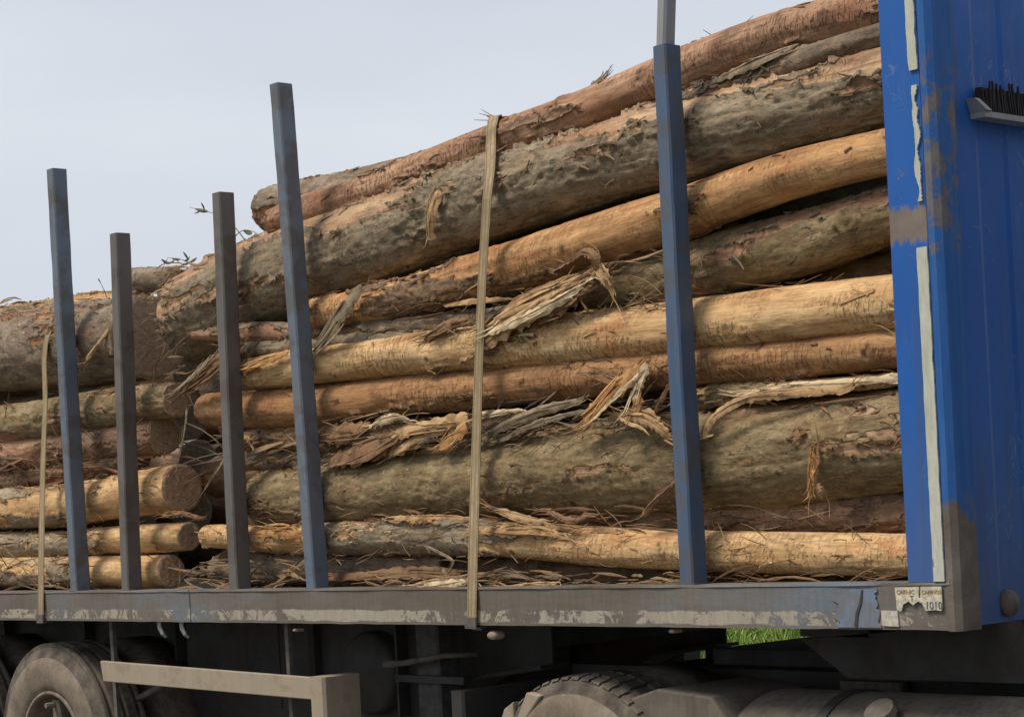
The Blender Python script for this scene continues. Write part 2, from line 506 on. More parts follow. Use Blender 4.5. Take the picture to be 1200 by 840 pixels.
RAIL_Z0, RAIL_Z1 = 1.205, 1.35
def rail_mat():
    q = NT("worn_side_rail_paint")
    co = q.coord()
    sep = q.n("SeparateXYZ"); q.l(co, sep.inputs[0])
    X, Z = sep.outputs[0], sep.outputs[2]
    n3 = q.noise(q.scale(co, (1.1, 1, 2.5)), 1, 4, 0.6)
    n1 = q.noise(q.scale(co, (9, 9, 22)), 1, 7, 0.7)
    n2 = q.noise(q.scale(co, (60, 60, 9)), 1, 4, 0.65)
    c = q.ramp(n3, [(0.40, (.125, .102, .083)), (0.55, (.15, .135, .120)), (0.68, (.14, .162, .19))])
    c = q.mix(q.ramp(n1, [(0.55, 0.0), (0.7, 0.7)]), c, (.13, .10, .08))
    c = q.mix(0.35, c, q.ramp(n2, [(0.3, 0.6), (0.65, 1.1)]), 'MULTIPLY')
    # blue bare-painted plate near the headboard
    c = q.mix(q.math('MULTIPLY', q.ramp(q.math('ADD', X, q.math('MULTIPLY', q.math('SUBTRACT', n1, 0.5), 0.06)), [(0.0, 0.0), (1.0, 1.0)]), 0.0), c, (.12, .22, .36))
    # what is left of the white conspicuity tape along the lower edge
    zz = q.math('ADD', Z, q.math('MULTIPLY', q.math('SUBTRACT', n1, 0.5), 0.03))
    band = q.math('MULTIPLY', q.rng(zz, 0.010, 0.013), q.rng(zz, 0.058, 0.054))
    tn = q.noise(q.scale(co, (11, 1, 9), (4, 0, 0)), 1, 8, 0.8, 0.6)
    keep = q.math('ADD', tn, q.math('MULTIPLY', q.math('SUBTRACT', q.noise(q.scale(co, (1.0, 1, 1), (2.6, 0, 0)), 1, 2), 0.5), 0.8))
    c = q.mix(q.math('MULTIPLY', band, q.ramp(keep, [(0.48, 0.0), (0.50, 1.0)])), c, q.mix(0.6, (.36, .32, .26), q.ramp(n2, [(0.3, 0.6), (0.7, 1.0)]), 'MULTIPLY'))
    h = q.math('ADD', n1, q.math('MULTIPLY', n2, 0.4))
    return q.out(c, 0.72, h, 0.004, 0.5, spec=0.3)
M_RAIL = rail_mat()

def blue_mat(band_on=True):
    q = NT("headboard_blue_paint" if band_on else "headboard_panel_paint")
    co = q.coord()
    sep = q.n("SeparateXYZ"); q.l(co, sep.inputs[0])
    Z = sep.outputs[2]
    n1 = q.noise(co, 7, 8, 0.7, 0.3)
    n2 = q.noise(q.scale(co, (30, 30, 3.5)), 1, 5, 0.65)
    n3 = q.noise(co, 1.7, 3, 0.5)
    c = q.ramp(n3, [(0.3, (.006, .080, .33) if band_on else (.006, .080, .33)), (0.7, (.010, .105, .41) if band_on else (.010, .105, .41))])
    c = q.mix(q.ramp(n2, [(0.55, 0.0), (0.8, 0.35)]), c, (.09, .12, .17))
    # scraped band round the post where the paint is gone (about 1.1 m above the rail) and the dusty foot
    zz = q.math('ADD', Z, q.math('MULTIPLY', q.math('SUBTRACT', n2, 0.5), 0.13))
    band = q.math('MULTIPLY', q.rng(zz, 1.03, 1.05), q.rng(zz, 1.15, 1.13))
    if band_on: c = q.mix(band, c, q.ramp(n1, [(0.35, (.15, .12, .105)), (0.65, (.21, .17, .14))]))
    foot = q.rng(q.math('ADD', Z, q.math('MULTIPLY', q.math('SUBTRACT', n1, 0.5), 0.5)), 0.55, -0.1, 0.0, 0.5)
    c = q.mix(foot, c, (.10, .115, .145))
    n5 = q.noise(co, 26, 7, 0.75, 0.4)
    sl = q.rng(q.math('ABSOLUTE', q.math('SUBTRACT', q.noise(q.scale(co, (9, 9, 5)), 1, 2, 0.5, 1.2), 0.5)), 0.0, 0.006, 1.0, 0.0)
    sm_ = q.ramp(q.noise(co, 3.1, 3), [(0.5, 0.0), (0.6, 1.0)])
    c = q.mix(q.math('MULTIPLY', q.math('MULTIPLY', sl, sm_), 0.7), c, (.22, .25, .30))
    rn = q.math('MULTIPLY', q.ramp(q.noise(q.scale(co, (22, 22, 0.9)), 1, 4, 0.6), [(0.56, 0.0), (0.70, 0.5)]), 1.0)
    c = q.mix(rn, c, (.055, .07, .11))
    c = q.mix(q.ramp(n5, [(0.69, 0.0), (0.71, 0.9)]), c, (.13, .085, .06))
    chips = q.ramp(n1, [(0.66, 0.0), (0.68, 0.85)])
    c = q.mix(chips, c, (.16, .12, .10))
    return q.out(c, q.rng(n1, 0.3, 0.7, 0.42, 0.6), q.math('ADD', n1, q.math('MULTIPLY', n2, 0.3)), 0.002, 0.4, spec=0.4)
M_BLUE = blue_mat()
M_PANEL = blue_mat(False)

def corner_mat():
    q = NT("rusted_corner_plate")
    co = q.coord()
    sep = q.n("SeparateXYZ"); q.l(co, sep.inputs[0])
    Z = sep.outputs[2]
    n1 = q.noise(co, 10, 8, 0.7, 0.4)
    n2 = q.noise(q.scale(co, (40, 40, 3)), 1, 5, 0.65)
    rust = q.ramp(n1, [(0.3, (.085, .065, .052)), (0.55, (.135, .112, .095)), (0.75, (.175, .155, .14))])
    blue = q.ramp(n2, [(0.35, (.010, .085, .30)), (0.75, (.035, .12, .33))])
    zz = q.math('ADD', Z, q.math('ADD', q.math('MULTIPLY', q.math('SUBTRACT', n1, 0.5), 0.45), q.math('MULTIPLY', q.math('SUBTRACT', n2, 0.5), 0.35)))
    f = q.rng(zz, 0.20, 0.26)
    up = q.math('MULTIPLY', q.rng(zz, 1.0, 1.05), q.rng(zz, 1.62, 1.5))
    f = q.math('SUBTRACT', f, q.math('MULTIPLY', up, q.ramp(n1, [(0.47, 0.0), (0.55, 0.9)])), clamp=True)
    return q.out(q.mix(f, rust, blue), 0.62, n1, 0.004, 0.6, spec=0.3)
M_CORNER = corner_mat()

def tape_mat():
    q = NT("reflective_strip_cream")
    co = q.coord()
    n = q.noise(q.scale(co, (30, 30, 9)), 1, 6, 0.7)
    c = q.ramp(n, [(0.3, (.36, .37, .31)), (0.6, (.50, .51, .44))])
    c = q.mix(q.ramp(n, [(0.64, 0.0), (0.66, 0.9)]), c, (.13, .12, .115))
    return q.out(c, 0.5, n, 0.002, 0.4)
M_TAPE = tape_mat()

def strap_mat():
    q = NT("khaki_webbing")
    co = q.coord()
    ac = q.attr("across", "Fac")
    n = q.noise(q.scale(co, (30, 30, 8)), 1, 6, 0.75)
    wv = q.noise(q.scale(co, (300, 300, 250)), 1, 1)
    c = q.ramp(n, [(0.3, (.21, .155, .09)), (0.65, (.40, .315, .20))])
    ab = q.math('ABSOLUTE', ac)
    c = q.mix(q.math('MULTIPLY', q.rng(ab, 0.66, 0.72), q.rng(ab, 0.90, 0.84)), c, (.17, .12, .07))
    c = q.mix(q.rng(ab, 0.14, 0.08), c, (.24, .18, .11))
    return q.out(c, 0.85, wv, 0.002, 0.6, spec=0.15)
M_STRAP = strap_mat()

def simple(name, c, rough=0.7, sc=20, var=0.4, spec=0.25):
    q = NT(name)
    n = q.noise(q.coord(), sc, 5, 0.6)
    cc = q.ramp(n, [(0.3, tuple(v * (1 - var) for v in c)), (0.7, tuple(v * (1 + var) for v in c))])
    return q.out(cc, rough, n, 0.003, 0.4, spec=spec)
M_LEAF = simple("dry_green_leaf", (.085, .10, .05), 0.6, 30)
M_TWIG = simple("thin_grey_twig", (.17, .135, .10), 0.8, 40)
M_STICKER = simple("yellowed_sticker", (.50, .46, .36), 0.6, 60, 0.35)
M_INK1 = simple("faded_orange_ink", (.30, .17, .07), 0.7)
M_INK2 = simple("faded_navy_ink", (.09, .11, .17), 0.7)
M_BLACK = simple("black_rubber", (.02, .02, .022), 0.7)
M_BRISTLE = simple("rusty_black_mesh", (.03, .026, .03), 0.8)
M_CAB = simple("cab_paint_white", (.45, .45, .44), 0.4, 3, 0.15)
M_GLASS = simple("tinted_cab_glass", (.02, .025, .03), 0.08, 3, 0.1, 0.5)

# ------------------------------------------------------------------ the setting
def sheet(name, x0, x1, y0, y1, z, mat):
    m = MB(); m.add([(x0, y0, z), (x1, y0, z), (x1, y1, z), (x0, y1, z)], [(0, 1, 2, 3)])
    return setp(m.build(name, mat), kind="structure")

def grass_mat(name):
    q = NT(name)
    n = q.noise(q.coord(), 0.8, 7, 0.65)
    n2 = q.noise(q.coord(), 14, 5, 0.7)
    c = q.ramp(n, [(0.3, (.07, .10, .02)), (0.6, (.13, .17, .035)), (0.75, (.20, .21, .07))])
    c = q.mix(0.5, c, q.ramp(n2, [(0.3, 0.4), (0.7, 1.1)]), 'MULTIPLY')
    return q.out(c, 0.9, n2, 0.03, 0.7, spec=0.1)
sheet("ground", -900, 900, -900, 900, 0.0, grass_mat("meadow_ground"))
def road_mat():
    q = NT("asphalt")
    n = q.noise(q.coord(), 120, 4, 0.7); n2 = q.noise(q.coord(), 0.6, 5, 0.6)
    c = q.ramp(n2, [(0.3, (.085, .078, .068)), (0.7, (.13, .118, .10))])
    c = q.mix(0.5, c, q.ramp(n, [(0.3, 0.6), (0.7, 1.2)]), 'MULTIPLY')
    return q.out(c, 0.9, n, 0.006, 0.6, spec=0.2)
sheet("road", -900, 900, -9.0, 3.6, 0.004, road_mat())
def line_mat():
    q = NT("road_line_paint")
    n = q.noise(q.coord(), 30, 5, 0.7)
    return q.out(q.ramp(n, [(0.3, (.3, .29, .27)), (0.6, (.6, .59, .56))]), 0.7, spec=0.2)
sheet("road_edge_line", -900, 900, 3.15, 3.27, 0.008, line_mat())

def grass_blades():
    n = 70000
    x = RNG.uniform(-18, -2, n); y = RNG.uniform(4.0, 22, n)
    h = RNG.uniform(0.07, 0.26, n) * (0.6 + 0.8 * vnoise(x * 0.9, y * 0.9, x * 0, 5))
    a = RNG.uniform(0, 2 * np.pi, n); wd = RNG.uniform(0.006, 0.014, n)
    lx, ly = RNG.normal(0, 0.45, n) * h, RNG.normal(0, 0.45, n) * h
    v = np.zeros((n, 5, 3))
    dx, dy = np.cos(a) * wd, np.sin(a) * wd
    v[:, 0] = np.stack([x - dx, y - dy, 0 * x], 1); v[:, 1] = np.stack([x + dx, y + dy, 0 * x], 1)
    v[:, 2] = np.stack([x + dx * .7 + lx * .35, y + dy * .7 + ly * .35, h * .6], 1)
    v[:, 3] = np.stack([x - dx * .7 + lx * .35, y - dy * .7 + ly * .35, h * .6], 1)
    v[:, 4] = np.stack([x + lx, y + ly, h], 1)
    b = (np.arange(n) * 5)[:, None]
    faces = np.concatenate([b + np.array([0, 1, 2]), b + np.array([0, 2, 3]), b + np.array([3, 2, 4])])
    me = bpy.data.meshes.new("verge_grass")
    me.from_pydata(v.reshape(-1, 3).tolist(), [], faces.tolist())
    q = NT("grass_blade")
    g = q.n("NewGeometry").outputs["Random Per Island"]
    c = q.ramp(g, [(0, (.07, .13, .02)), (0.5, (.13, .21, .03)), (0.85, (.20, .26, .05)), (1, (.32, .30, .12))])
    me.materials.append(q.out(c, 0.6, spec=0.2))
    o = bpy.data.objects.new("verge_grass", me); COL.objects.link(o)
    setp(o, "fresh green grass growing on the verge beyond the truck", "grass", kind="stuff")
grass_blades()

# ------------------------------------------------------------------ the trailer
XH0 = at(1062, 682, 0).x      # rear edge of the headboard post
XH1 = at(1113, 690, 0).x      # its front corner
XREAR = -8.2
W = 2.5                        # width of the trailer
trailer = empty("log_trailer", (0, 0, 0))
setp(trailer, "long blue flatbed log trailer with steel side stakes and tall blue headboard", "trailer")

# side rails, cut where the photograph shows joints
j1, j2 = at(558, 715, 0).x, at(222, 712, 0).x
g = 0.004
for (a, b) in ((XREAR, j2 - g), (j2 + g, j1 - g), (j1 + g, XH1)):
    m = MB()
    # channel section swept in short lengths, with the dents and waves of a working trailer
    prof = [(0.0, RAIL_Z0), (0.0, RAIL_Z1 - 0.012), (-0.004, RAIL_Z1 - 0.008), (-0.002, RAIL_Z1), (0.12, RAIL_Z1), (0.12, RAIL_Z1 - 0.02),
            (0.02, RAIL_Z1 - 0.02), (0.02, RAIL_Z0 + 0.012), (0.09, RAIL_Z0 + 0.012), (0.09, RAIL_Z0)]
    ns = max(2, int((b - a) / 0.035)); npf = len(prof)
    vs, fs = [], []
    for i in range(ns + 1):
        x = a + (b - a) * i / ns
        for k, (yy, zz) in enumerate(prof):
            dn = mnoise.noise(Vector((x * 6, 3 if k < 2 else 9, k * 0.1))) * 0.003 + mnoise.noise(Vector((x * 1.3, 1, 0))) * 0.003
            dz = mnoise.noise(Vector((x * 9, 20 + (0 if k in (0, 9) else 5), 0))) * (0.0022 if k in (0, 9, 2, 3) else 0.0)
            vs.append((x, yy + (dn if k in (0, 1, 2, 9) else 0) + 0.003, zz + dz))
    for i in range(ns):
        for k in range(npf):
            k2 = (k + 1) % npf
            fs.append((i * npf + k, i * npf + k2, (i + 1) * npf + k2, (i + 1) * npf + k))
    fs += [tuple(range(npf))[::-1], tuple(ns * npf + k for k in range(npf))]
    m.add(vs, fs)
    o = m.build("side_rail", M_RAIL, None, origin=(0, 0, RAIL_Z0)); o.parent = trailer
m = MB(); m.box(XREAR, XH1, W - 0.09, W, RAIL_Z0, RAIL_Z1, 0.006); m.build("side_rail", M_STEEL_D, trailer)
for k in range(12):                                   # deck planks
    y0 = 0.125 + k * (W - 0.22) / 12
    m = MB(); m.box(XREAR, XH0 - 0.01, y0 + 0.003, y0 + (W - 0.22) / 12 - 0.003, 1.29, 1.325)
    m.build("deck_plank", simple("deck_plank_wood", (.11, .085, .06), 0.9, 12) if k == 0 else bpy.data.materials["deck_plank_wood"], trailer)
x = XREAR + 0.3
while x < XH1 - 0.1:                                   # crossmembers under the deck
    m = MB(); m.box(x, x + 0.06, 0.022, W - 0.1, 1.21, 1.285); m.build("crossmember", M_STEEL_D, trailer)
    x += 0.55
XN = at(846, 750, 1.72).x
for yy in (0.68, 1.74):                                # two deep chassis beams that step up to the thin neck
    m = MB()
    xs = at(575, 780, 0.68).x
    prof = [(XREAR, 1.207), (XREAR, 0.72), (xs - 0.7, 0.62), (xs, 0.94), (XN, 0.99), (XN, 1.207)]
    m.prism(prof, 'y', yy, yy + 0.014)
    pts = prof[1:5]
    for p, q2 in zip(pts[:-1], pts[1:]):
        m.hexa([(p[0], yy - 0.07, p[1] - 0.016), (p[0], yy + 0.09, p[1] - 0.016), (p[0], yy + 0.09, p[1]), (p[0], yy - 0.07, p[1])],
               [(q2[0], yy - 0.07, q2[1] - 0.016), (q2[0], yy + 0.09, q2[1] - 0.016), (q2[0], yy + 0.09, q2[1]), (q2[0], yy - 0.07, q2[1])])
    m.build("chassis_beam", M_STEEL_D, trailer)
    x = XREAR + 0.4
    while x < xs - 0.5:
        m = MB(); m.box(x, x + 0.012, yy - 0.065, yy - 0.002, 0.74, 1.20); m.build("beam_stiffener", M_STEEL_D, trailer); x += 0.9
m = MB(); m.box(at(590, 770, 0.75).x, XN, 0.70, 1.73, 1.06, 1.20); m.build("kingpin_plate", M_STEEL_D, trailer)
# front bolster under the headboard
xb = at(938, 745, 0.45).x
m = MB(); m.hexa([(xb, 0.45, 1.13), (xb + 0.2, 0.45, 1.0), (XH1 - 0.03, 0.45, 1.0), (XH1 - 0.03, 0.45, 1.203)][:4],
                 [(xb, 2.2, 1.13), (xb + 0.2, 2.2, 1.0), (XH1 - 0.03, 2.2, 1.0), (XH1 - 0.03, 2.2, 1.203)])
m.box(xb - 0.0, xb + 0.3, 0.45, 2.2, 1.14, 1.2)
m.build("front_bolster", M_STEEL_D, trailer)

# --- headboard
HBZ = 3.75
Z0 = RAIL_Z1
hb = empty("headboard", (XH0, 0, Z0)); hb.parent = trailer
pw = XH1 - XH0
m = MB(); m.box(XH0, XH1 - 0.012, 0.004, 0.16, Z0 + 0.001, HBZ, 0.006)
post = m.build("post", M_BLUE, None, origin=(XH0, 0, Z0)); post.parent = hb; post.location = (0, 0, 0)
m = MB()                                              # the corner plate wraps the post's front edge and runs down to the rail's foot
m.prism([(XH1 - 0.012, 0.001), (XH1 + 0.012, 0.001), (XH1 + 0.03, 0.018), (XH1 + 0.03, 0.11), (XH1 + 0.016, 0.13), (XH1 - 0.010, 0.13), (XH1 - 0.010, 0.02)], 'z', RAIL_Z0 - 0.004, HBZ - 0.01)
cp = m.build("corner_plate", M_CORNER, None, origin=(XH0, 0, Z0)); cp.parent = hb; cp.location = (0, 0, 0)
# pressed panel: vertical ribs
poly = [(XH1 - 0.045, 0.13)]
y = 0.13; fr = True
front = []
while y < W - 0.14:
    d = 0.0 if fr else -0.005
    front += [(XH1 - 0.006 + d, y), (XH1 - 0.006 + d, min(y + 0.13, W - 0.14))]
    y += 0.15; fr = not fr
poly = front + [(XH1 - 0.06, W - 0.14), (XH1 - 0.06, 0.131)]
m = MB(); m.prism(poly, 'z', RAIL_Z0 + 0.004, HBZ - 0.02)
pn = m.build("front_panel", M_PANEL, None, origin=(XH0, 0, Z0)); pn.parent = hb; pn.location = (0, 0, 0)
m = MB(); m.box(XH0, XH1 - 0.012, W - 0.16, W - 0.004, Z0 + 0.001, HBZ, 0.006)
o = m.build("post", M_BLUE, None, origin=(XH0, 0, Z0)); o.parent = hb; o.location = (0, 0, 0)
m = MB(); m.box(XH0 + 0.003, XH1 + 0.004, 0.002, W - 0.002, HBZ + 0.001, HBZ + 0.08, 0.006)
o = m.build("top_beam", M_BLUE, None, origin=(XH0, 0, Z0)); o.parent = hb; o.location = (0, 0, 0)
# reflective strips on the post's side
def strip_on_post(zlo, zhi, x0, x1, name="reflective_strip", jag=0.0):
    m = MB(); n = 120
    L, R = [], []
    for i in range(n + 1):
        z = zlo + (zhi - zlo) * i / n
        jl = jag * (0.5 + 0.5 * mnoise.noise(Vector((z * 14, x0, 1)))) ** 2 * 1.6 + random.uniform(0, 0.15) * jag
        jr = jag * (0.5 + 0.5 * mnoise.noise(Vector((z * 19, x0, 7)))) ** 2 * 2.2 + random.uniform(0, 0.25) * jag
        L.append((x0 + jl, z)); R.append((x1 - jr, z))
    m.prism(L + R[::-1], 'y', -0.0035, 0.003)
    o = m.build(name, M_TAPE, None, origin=(XH0, 0, Z0)); o.parent = hb; o.location = (0, 0, 0)
xr = XH1 - 0.014
strip_on_post(at(1105, 681, 0).z, at(1085, 289, 0).z, xr - 0.043, xr, jag=0.003)
strip_on_post(at(1078, 236, 0).z, at(1072, 100, 0).z, xr - 0.036, xr - 0.002, jag=0.016)
strip_on_post(at(1072, 82, 0).z, HBZ - 0.05, xr - 0.040, xr - 0.002, jag=0.006)
# grille-like step bracket and rubber bumper on the panel's front
pa = atx(1148, 138, XH1 + 0.03)
zb = pa.z; y0 = pa.y
m = MB(); m.box(XH1 - 0.004, XH1 + 0.05, y0, y0 + 0.75, zb, zb + 0.018)
m.hexa([(XH1 - 0.004, y0, zb + 0.019), (XH1 + 0.06, y0, zb + 0.019), (XH1 + 0.06, y0 + 0.025, zb + 0.019), (XH1 - 0.004, y0 + 0.025, zb + 0.019)],
       [(XH1 - 0.004, y0 - 0.02, zb + 0.06), (XH1 + 0.03, y0 - 0.02, zb + 0.06), (XH1 + 0.03, y0 + 0.005, zb + 0.06), (XH1 - 0.004, y0 + 0.005, zb + 0.06)])
o = m.build("bracket_lip", M_GALV, None, origin=(XH0, 0, Z0)); o.parent = hb; o.location = (0, 0, 0)
m = MB(); m.box(XH1 - 0.003, XH1 + 0.018, y0 + 0.03, y0 + 0.74, zb + 0.02, zb + 0.10)
for k in range(52):
    yy = y0 + 0.035 + k * 0.0135
    hgt = random.uniform(0.090, 0.125); ln = random.uniform(-0.012, 0.012)
    m.hexa([(XH1 + 0.02, yy, zb + 0.02), (XH1 + 0.03, yy, zb + 0.02), (XH1 + 0.03, yy + 0.006, zb + 0.02), (XH1 + 0.02, yy + 0.006, zb + 0.02)],
           [(XH1 + 0.02, yy + ln, zb + hgt), (XH1 + 0.026, yy + ln, zb + hgt), (XH1 + 0.026, yy + ln + 0.004, zb + hgt), (XH1 + 0.02, yy + ln + 0.004, zb + hgt)])
o = m.build("bracket_grille", M_BRISTLE, None, origin=(XH0, 0, Z0)); o.parent = hb; o.location = (0, 0, 0)
pk = atx(1186, 706, XH1 + 0.01)
m = MB(); m.lathe([(-0.01, 0.0), (-0.01, 0.042), (0.012, 0.040), (0.026, 0.028), (0.03, 0.0)], (XH1 - 0.004, pk.y, pk.z), 'x', 20)
o = m.build("rubber_bumper", M_DUSTY, None, origin=(XH0, 0, Z0), smooth=True); o.parent = hb; o.location = (0, 0, 0)
# torn sticker below the post, on the rail's end
def txt(body, size, loc, mat, parent, org):
    cu = bpy.data.curves.new("lettering", 'FONT'); cu.body = body; cu.size = size; cu.extrude = 0.0006
    tmp = bpy.data.objects.new("tmp", cu); COL.objects.link(tmp)
    dg = bpy.context.evaluated_depsgraph_get(); dg.update()
    me = bpy.data.meshes.new_from_object(tmp.evaluated_get(dg))
    bpy.data.objects.remove(tmp)
    me.name = "lettering"; me.materials.clear(); me.materials.append(mat)
    o = bpy.data.objects.new("lettering", me); COL.objects.link(o)
    o.rotation_euler = (math.pi / 2, 0, 0)
    o.parent = parent; o.location = Vector(loc) - Vector(org)
    return o
sa, sb = at(1051, 712, 0), at(1104, 684, 0)
SX0, SX1 = sa.x, sb.x
sz1 = RAIL_Z1 - 0.012; sz0 = sz1 - 0.075
outl = [(SX0, sz1 - 0.002), (SX0 + 0.004, sz0 + 0.004), (SX0 + 0.02, sz0 - 0.002), (SX0 + 0.028, sz0 + 0.02), (SX0 + 0.05, sz0 + 0.03), (SX0 + 0.066, sz0 + 0.018),
        (SX0 + 0.085, sz0 + 0.03), (SX0 + 0.10, sz0 + 0.024), (SX0 + 0.112, sz0 + 0.001), (SX0 + 0.15, sz0 + 0.004), (SX1 - 0.004, sz0 + 0.001), (SX1, sz0 + 0.01), (SX1, sz1),
        (SX0 + 0.098, sz1), (SX0 + 0.094, sz1 - 0.034), (SX0 + 0.088, sz1 - 0.034), (SX0 + 0.092, sz1)]
m = MB(); m.prism(outl, 'y', -0.0055, -0.001)
stk = m.build("torn_sticker", M_STICKER, trailer)
txt("CARNIC", 0.0185, (SX0 + 0.006, -0.0062, sz1 - 0.022), M_INK1, stk, (0, 0, 0))
txt("CAMINOS", 0.0165, (SX0 + 0.101, -0.0062, sz1 - 0.022), M_INK1, stk, (0, 0, 0))
txt("1010", 0.032, (SX0 + 0.112, -0.0062, sz0 + 0.007), M_INK2, stk, (0, 0, 0))
txt("T", 0.026, (SX0 + 0.056, -0.0062, sz0 + 0.030), M_INK2, stk, (0, 0, 0))
# blue bare patch plate on the rail with its dark crack
ba, bb = at(982, 730, 0).x, at(1030, 700, 0).x
_r = random.Random(4)
lf = [(ba + 0.03 * math.sin(k * 0.9) * 0.5 + _r.uniform(-.008, .008) + (0.03 if k > 12 else 0), RAIL_Z0 + 0.006 + (RAIL_Z1 - RAIL_Z0 - 0.024) * k / 16) for k in range(17)]
rt = [(bb - 0.012 * k / 16 + _r.uniform(-.008, .008), RAIL_Z0 + 0.006 + (RAIL_Z1 - RAIL_Z0 - 0.024) * k / 16) for k in range(17)]
m = MB(); m.prism(lf + rt[::-1], 'y', -0.0025, 0.001)
m.build("patch_plate", paint_mat("faded_light_blue", (.11, .19, .31), (.15, .125, .105), 0.7, (.18, .17, .165), 0.8), trailer)
xc = (ba + bb) / 2 + 0.01
m = MB(); m.ribbon([(xc - 0.02, -0.004, RAIL_Z0 + 0.01), (xc - 0.012, -0.0045, RAIL_Z0 + 0.05), (xc + 0.004, -0.0045, RAIL_Z0 + 0.085), (xc + 0.012, -0.004, RAIL_Z1 - 0.02)],
                   lambda u: 0.012 * (1 - 0.5 * u), (0, -1, 0), 0, 0.003)
m.build("weld_scar", M_STEEL_D, trailer)
wp0 = at(1034, 715, 0)
m = MB(); m.prism([(wp0.x, RAIL_Z0 + 0.012), (wp0.x + 0.062, RAIL_Z0 + 0.01), (wp0.x + 0.06, RAIL_Z0 + 0.058), (wp0.x - 0.004, RAIL_Z0 + 0.06)], 'y', -0.003, 0.001)
m.build("reflective_strip", simple("old_white_tape", (.46, .43, .37), 0.6, 40, 0.3), trailer)

# --- stakes
def stake(bot, top, mat, sx=0.065, sy=0.08, Y=0.02, ext=None, label=None):
    b = at(bot[0], bot[1], Y); t = at(top[0], top[1], Y)
    b = b + (t - b) * ((RAIL_Z1 + 0.001 - b.z) / (t.z - b.z))
    m = MB()
    bx, tx = b.x, t.x
    q = lambda x, z, s=1.0: [(x, Y, z), (x + sx * s, Y, z), (x + sx * s, Y + sy * s, z), (x, Y + sy * s, z)]
    NS = 22; vs, fs = [], []
    for i in range(NS + 1):
        u = i / NS; z = b.z + (t.z - b.z) * u
        x = bx + (tx - bx) * u + 0.006 * math.sin(u * 3.1 + bx * 5) - 0.006 * math.sin(bx * 5)
        c8 = []
        for (dx, dy2) in ((0, 0), (sx, 0), (sx, sy), (0, sy)):
            c8.append(Vector((x + dx, Y + dy2, z)))
        ring = []
        for k in range(4):
            p_, a_, n_ = c8[k], c8[k - 1], c8[(k + 1) % 4]
            cf = 0.006 + 0.004 * max(0, mnoise.noise(Vector((z * 9, k * 3.3, bx))))
            for w_ in (a_, n_):
                e_ = p_ + (w_ - p_).normalized() * cf
                jt = mnoise.noise(Vector((z * 7 + k, bx * 3, k * 2.0))) * 0.0022
                ring.append(e_ + Vector((jt, jt * 0.7, 0)))
        vs += ring
    for i in range(NS):
        for k in range(8):
            k2 = (k + 1) % 8
            fs.append((i * 8 + k, i * 8 + k2, i * 8 + 8 + k2, i * 8 + 8 + k))
    fs += [tuple(range(8))[::-1], tuple(NS * 8 + k for k in range(8))]
    m.add(vs, fs)
    m.hexa([(bx - 0.012, Y - 0.006, b.z), (bx + sx + 0.012, Y - 0.006, b.z), (bx + sx + 0.012, Y + sy + 0.006, b.z), (bx - 0.012, Y + sy + 0.006, b.z)],
           [(bx - 0.012, Y - 0.006, b.z + 0.003), (bx + sx + 0.012, Y - 0.006, b.z + 0.003), (bx + sx + 0.012, Y + sy + 0.006, b.z + 0.003), (bx - 0.012, Y + sy + 0.006, b.z + 0.003)])
    o = m.build("stake", mat, None, origin=(0, 0, 0)); o.parent = trailer
    if label: o["label"] = label
    if ext:
        e = at(ext[0], ext[1], Y)
        k = MB()
        ix = 0.010; d = (e.x - tx)
        hz = 0.5
        ex = tx + d * hz / (e.z - t.z)
        k.hexa([(tx + ix, Y + ix, t.z - 0.05), (tx + sx - ix, Y + ix, t.z - 0.05), (tx + sx - ix, Y + sy - ix, t.z - 0.05), (tx + ix, Y + sy - ix, t.z - 0.05)],
               [(ex + ix, Y + ix, t.z + hz), (ex + sx - ix, Y + ix, t.z + hz), (ex + sx - ix, Y + sy - ix, t.z + hz), (ex + ix, Y + sy - ix, t.z + hz)], 0.008)
        kk = MB()
        k.build("stake_extension", M_GALV, None, origin=(0, 0, 0)).parent = o
    return o
s1 = stake((82, 692), (55, 199), M_STAKE_G, label="blue grey stake, leftmost of all")
s2 = stake((142, 693), (126, 275), M_STAKE_R, label="short brown grey stake")
s3 = stake((268, 690), (248, 227), M_STAKE_R, label="brown grey stake beside the tall one")
s4 = stake((358, 691), (314, 100), M_STAKE_G, label="tall blue grey stake leaning to the rear")
s5 = stake((796, 685), (761, 56), M_STAKE_B, label="blue stake with a galvanised extension", ext=(763, 0))
for (x, zt) in ((-7.4, 3.0), (-5.2, 2.9)):              # more stakes out of sight to the rear
    m = MB(); m.box(x, x + 0.065, 0.02, 0.10, RAIL_Z1 + 0.001, zt, 0.007); m.build("stake", M_STAKE_G, trailer)
for x in (-7.4, -5.2, -3.0, -2.6, -1.6, -1.2, 0.8):     # their partners on the far side
    m = MB(); m.box(x, x + 0.065, W - 0.10, W - 0.02, RAIL_Z1 + 0.001, 2.6, 0.007); m.build("stake", M_STAKE_G, trailer)

# --- things below the rail
def hang(px, py0, py1, wpx, Y, mat, name, dep=0.02):
    a = at(px, py0, Y); b = at(px + (py1 - py0) * 0.06, py1, Y); wv = wpx * mpp(px, py0, Y) / 0.6
    m = MB(); m.hexa([(b.x, Y, b.z), (b.x + wv, Y, b.z), (b.x + wv, Y + dep, b.z), (b.x, Y + dep, b.z)],
                     [(a.x, Y, RAIL_Z0 + 0.01), (a.x + wv, Y, RAIL_Z0 + 0.01), (a.x + wv, Y + dep, RAIL_Z0 + 0.01), (a.x, Y + dep, RAIL_Z0 + 0.01)])
    return m.build(name, mat, trailer)
M_BAR = simple("dull_hanger_steel", (.11, .10, .09), 0.7)
hang(128, 736, 870, 4, 0.10, M_BAR, "guard_hanger")
hang(333, 738, 880, 4, 0.10, M_BAR, "guard_hanger")
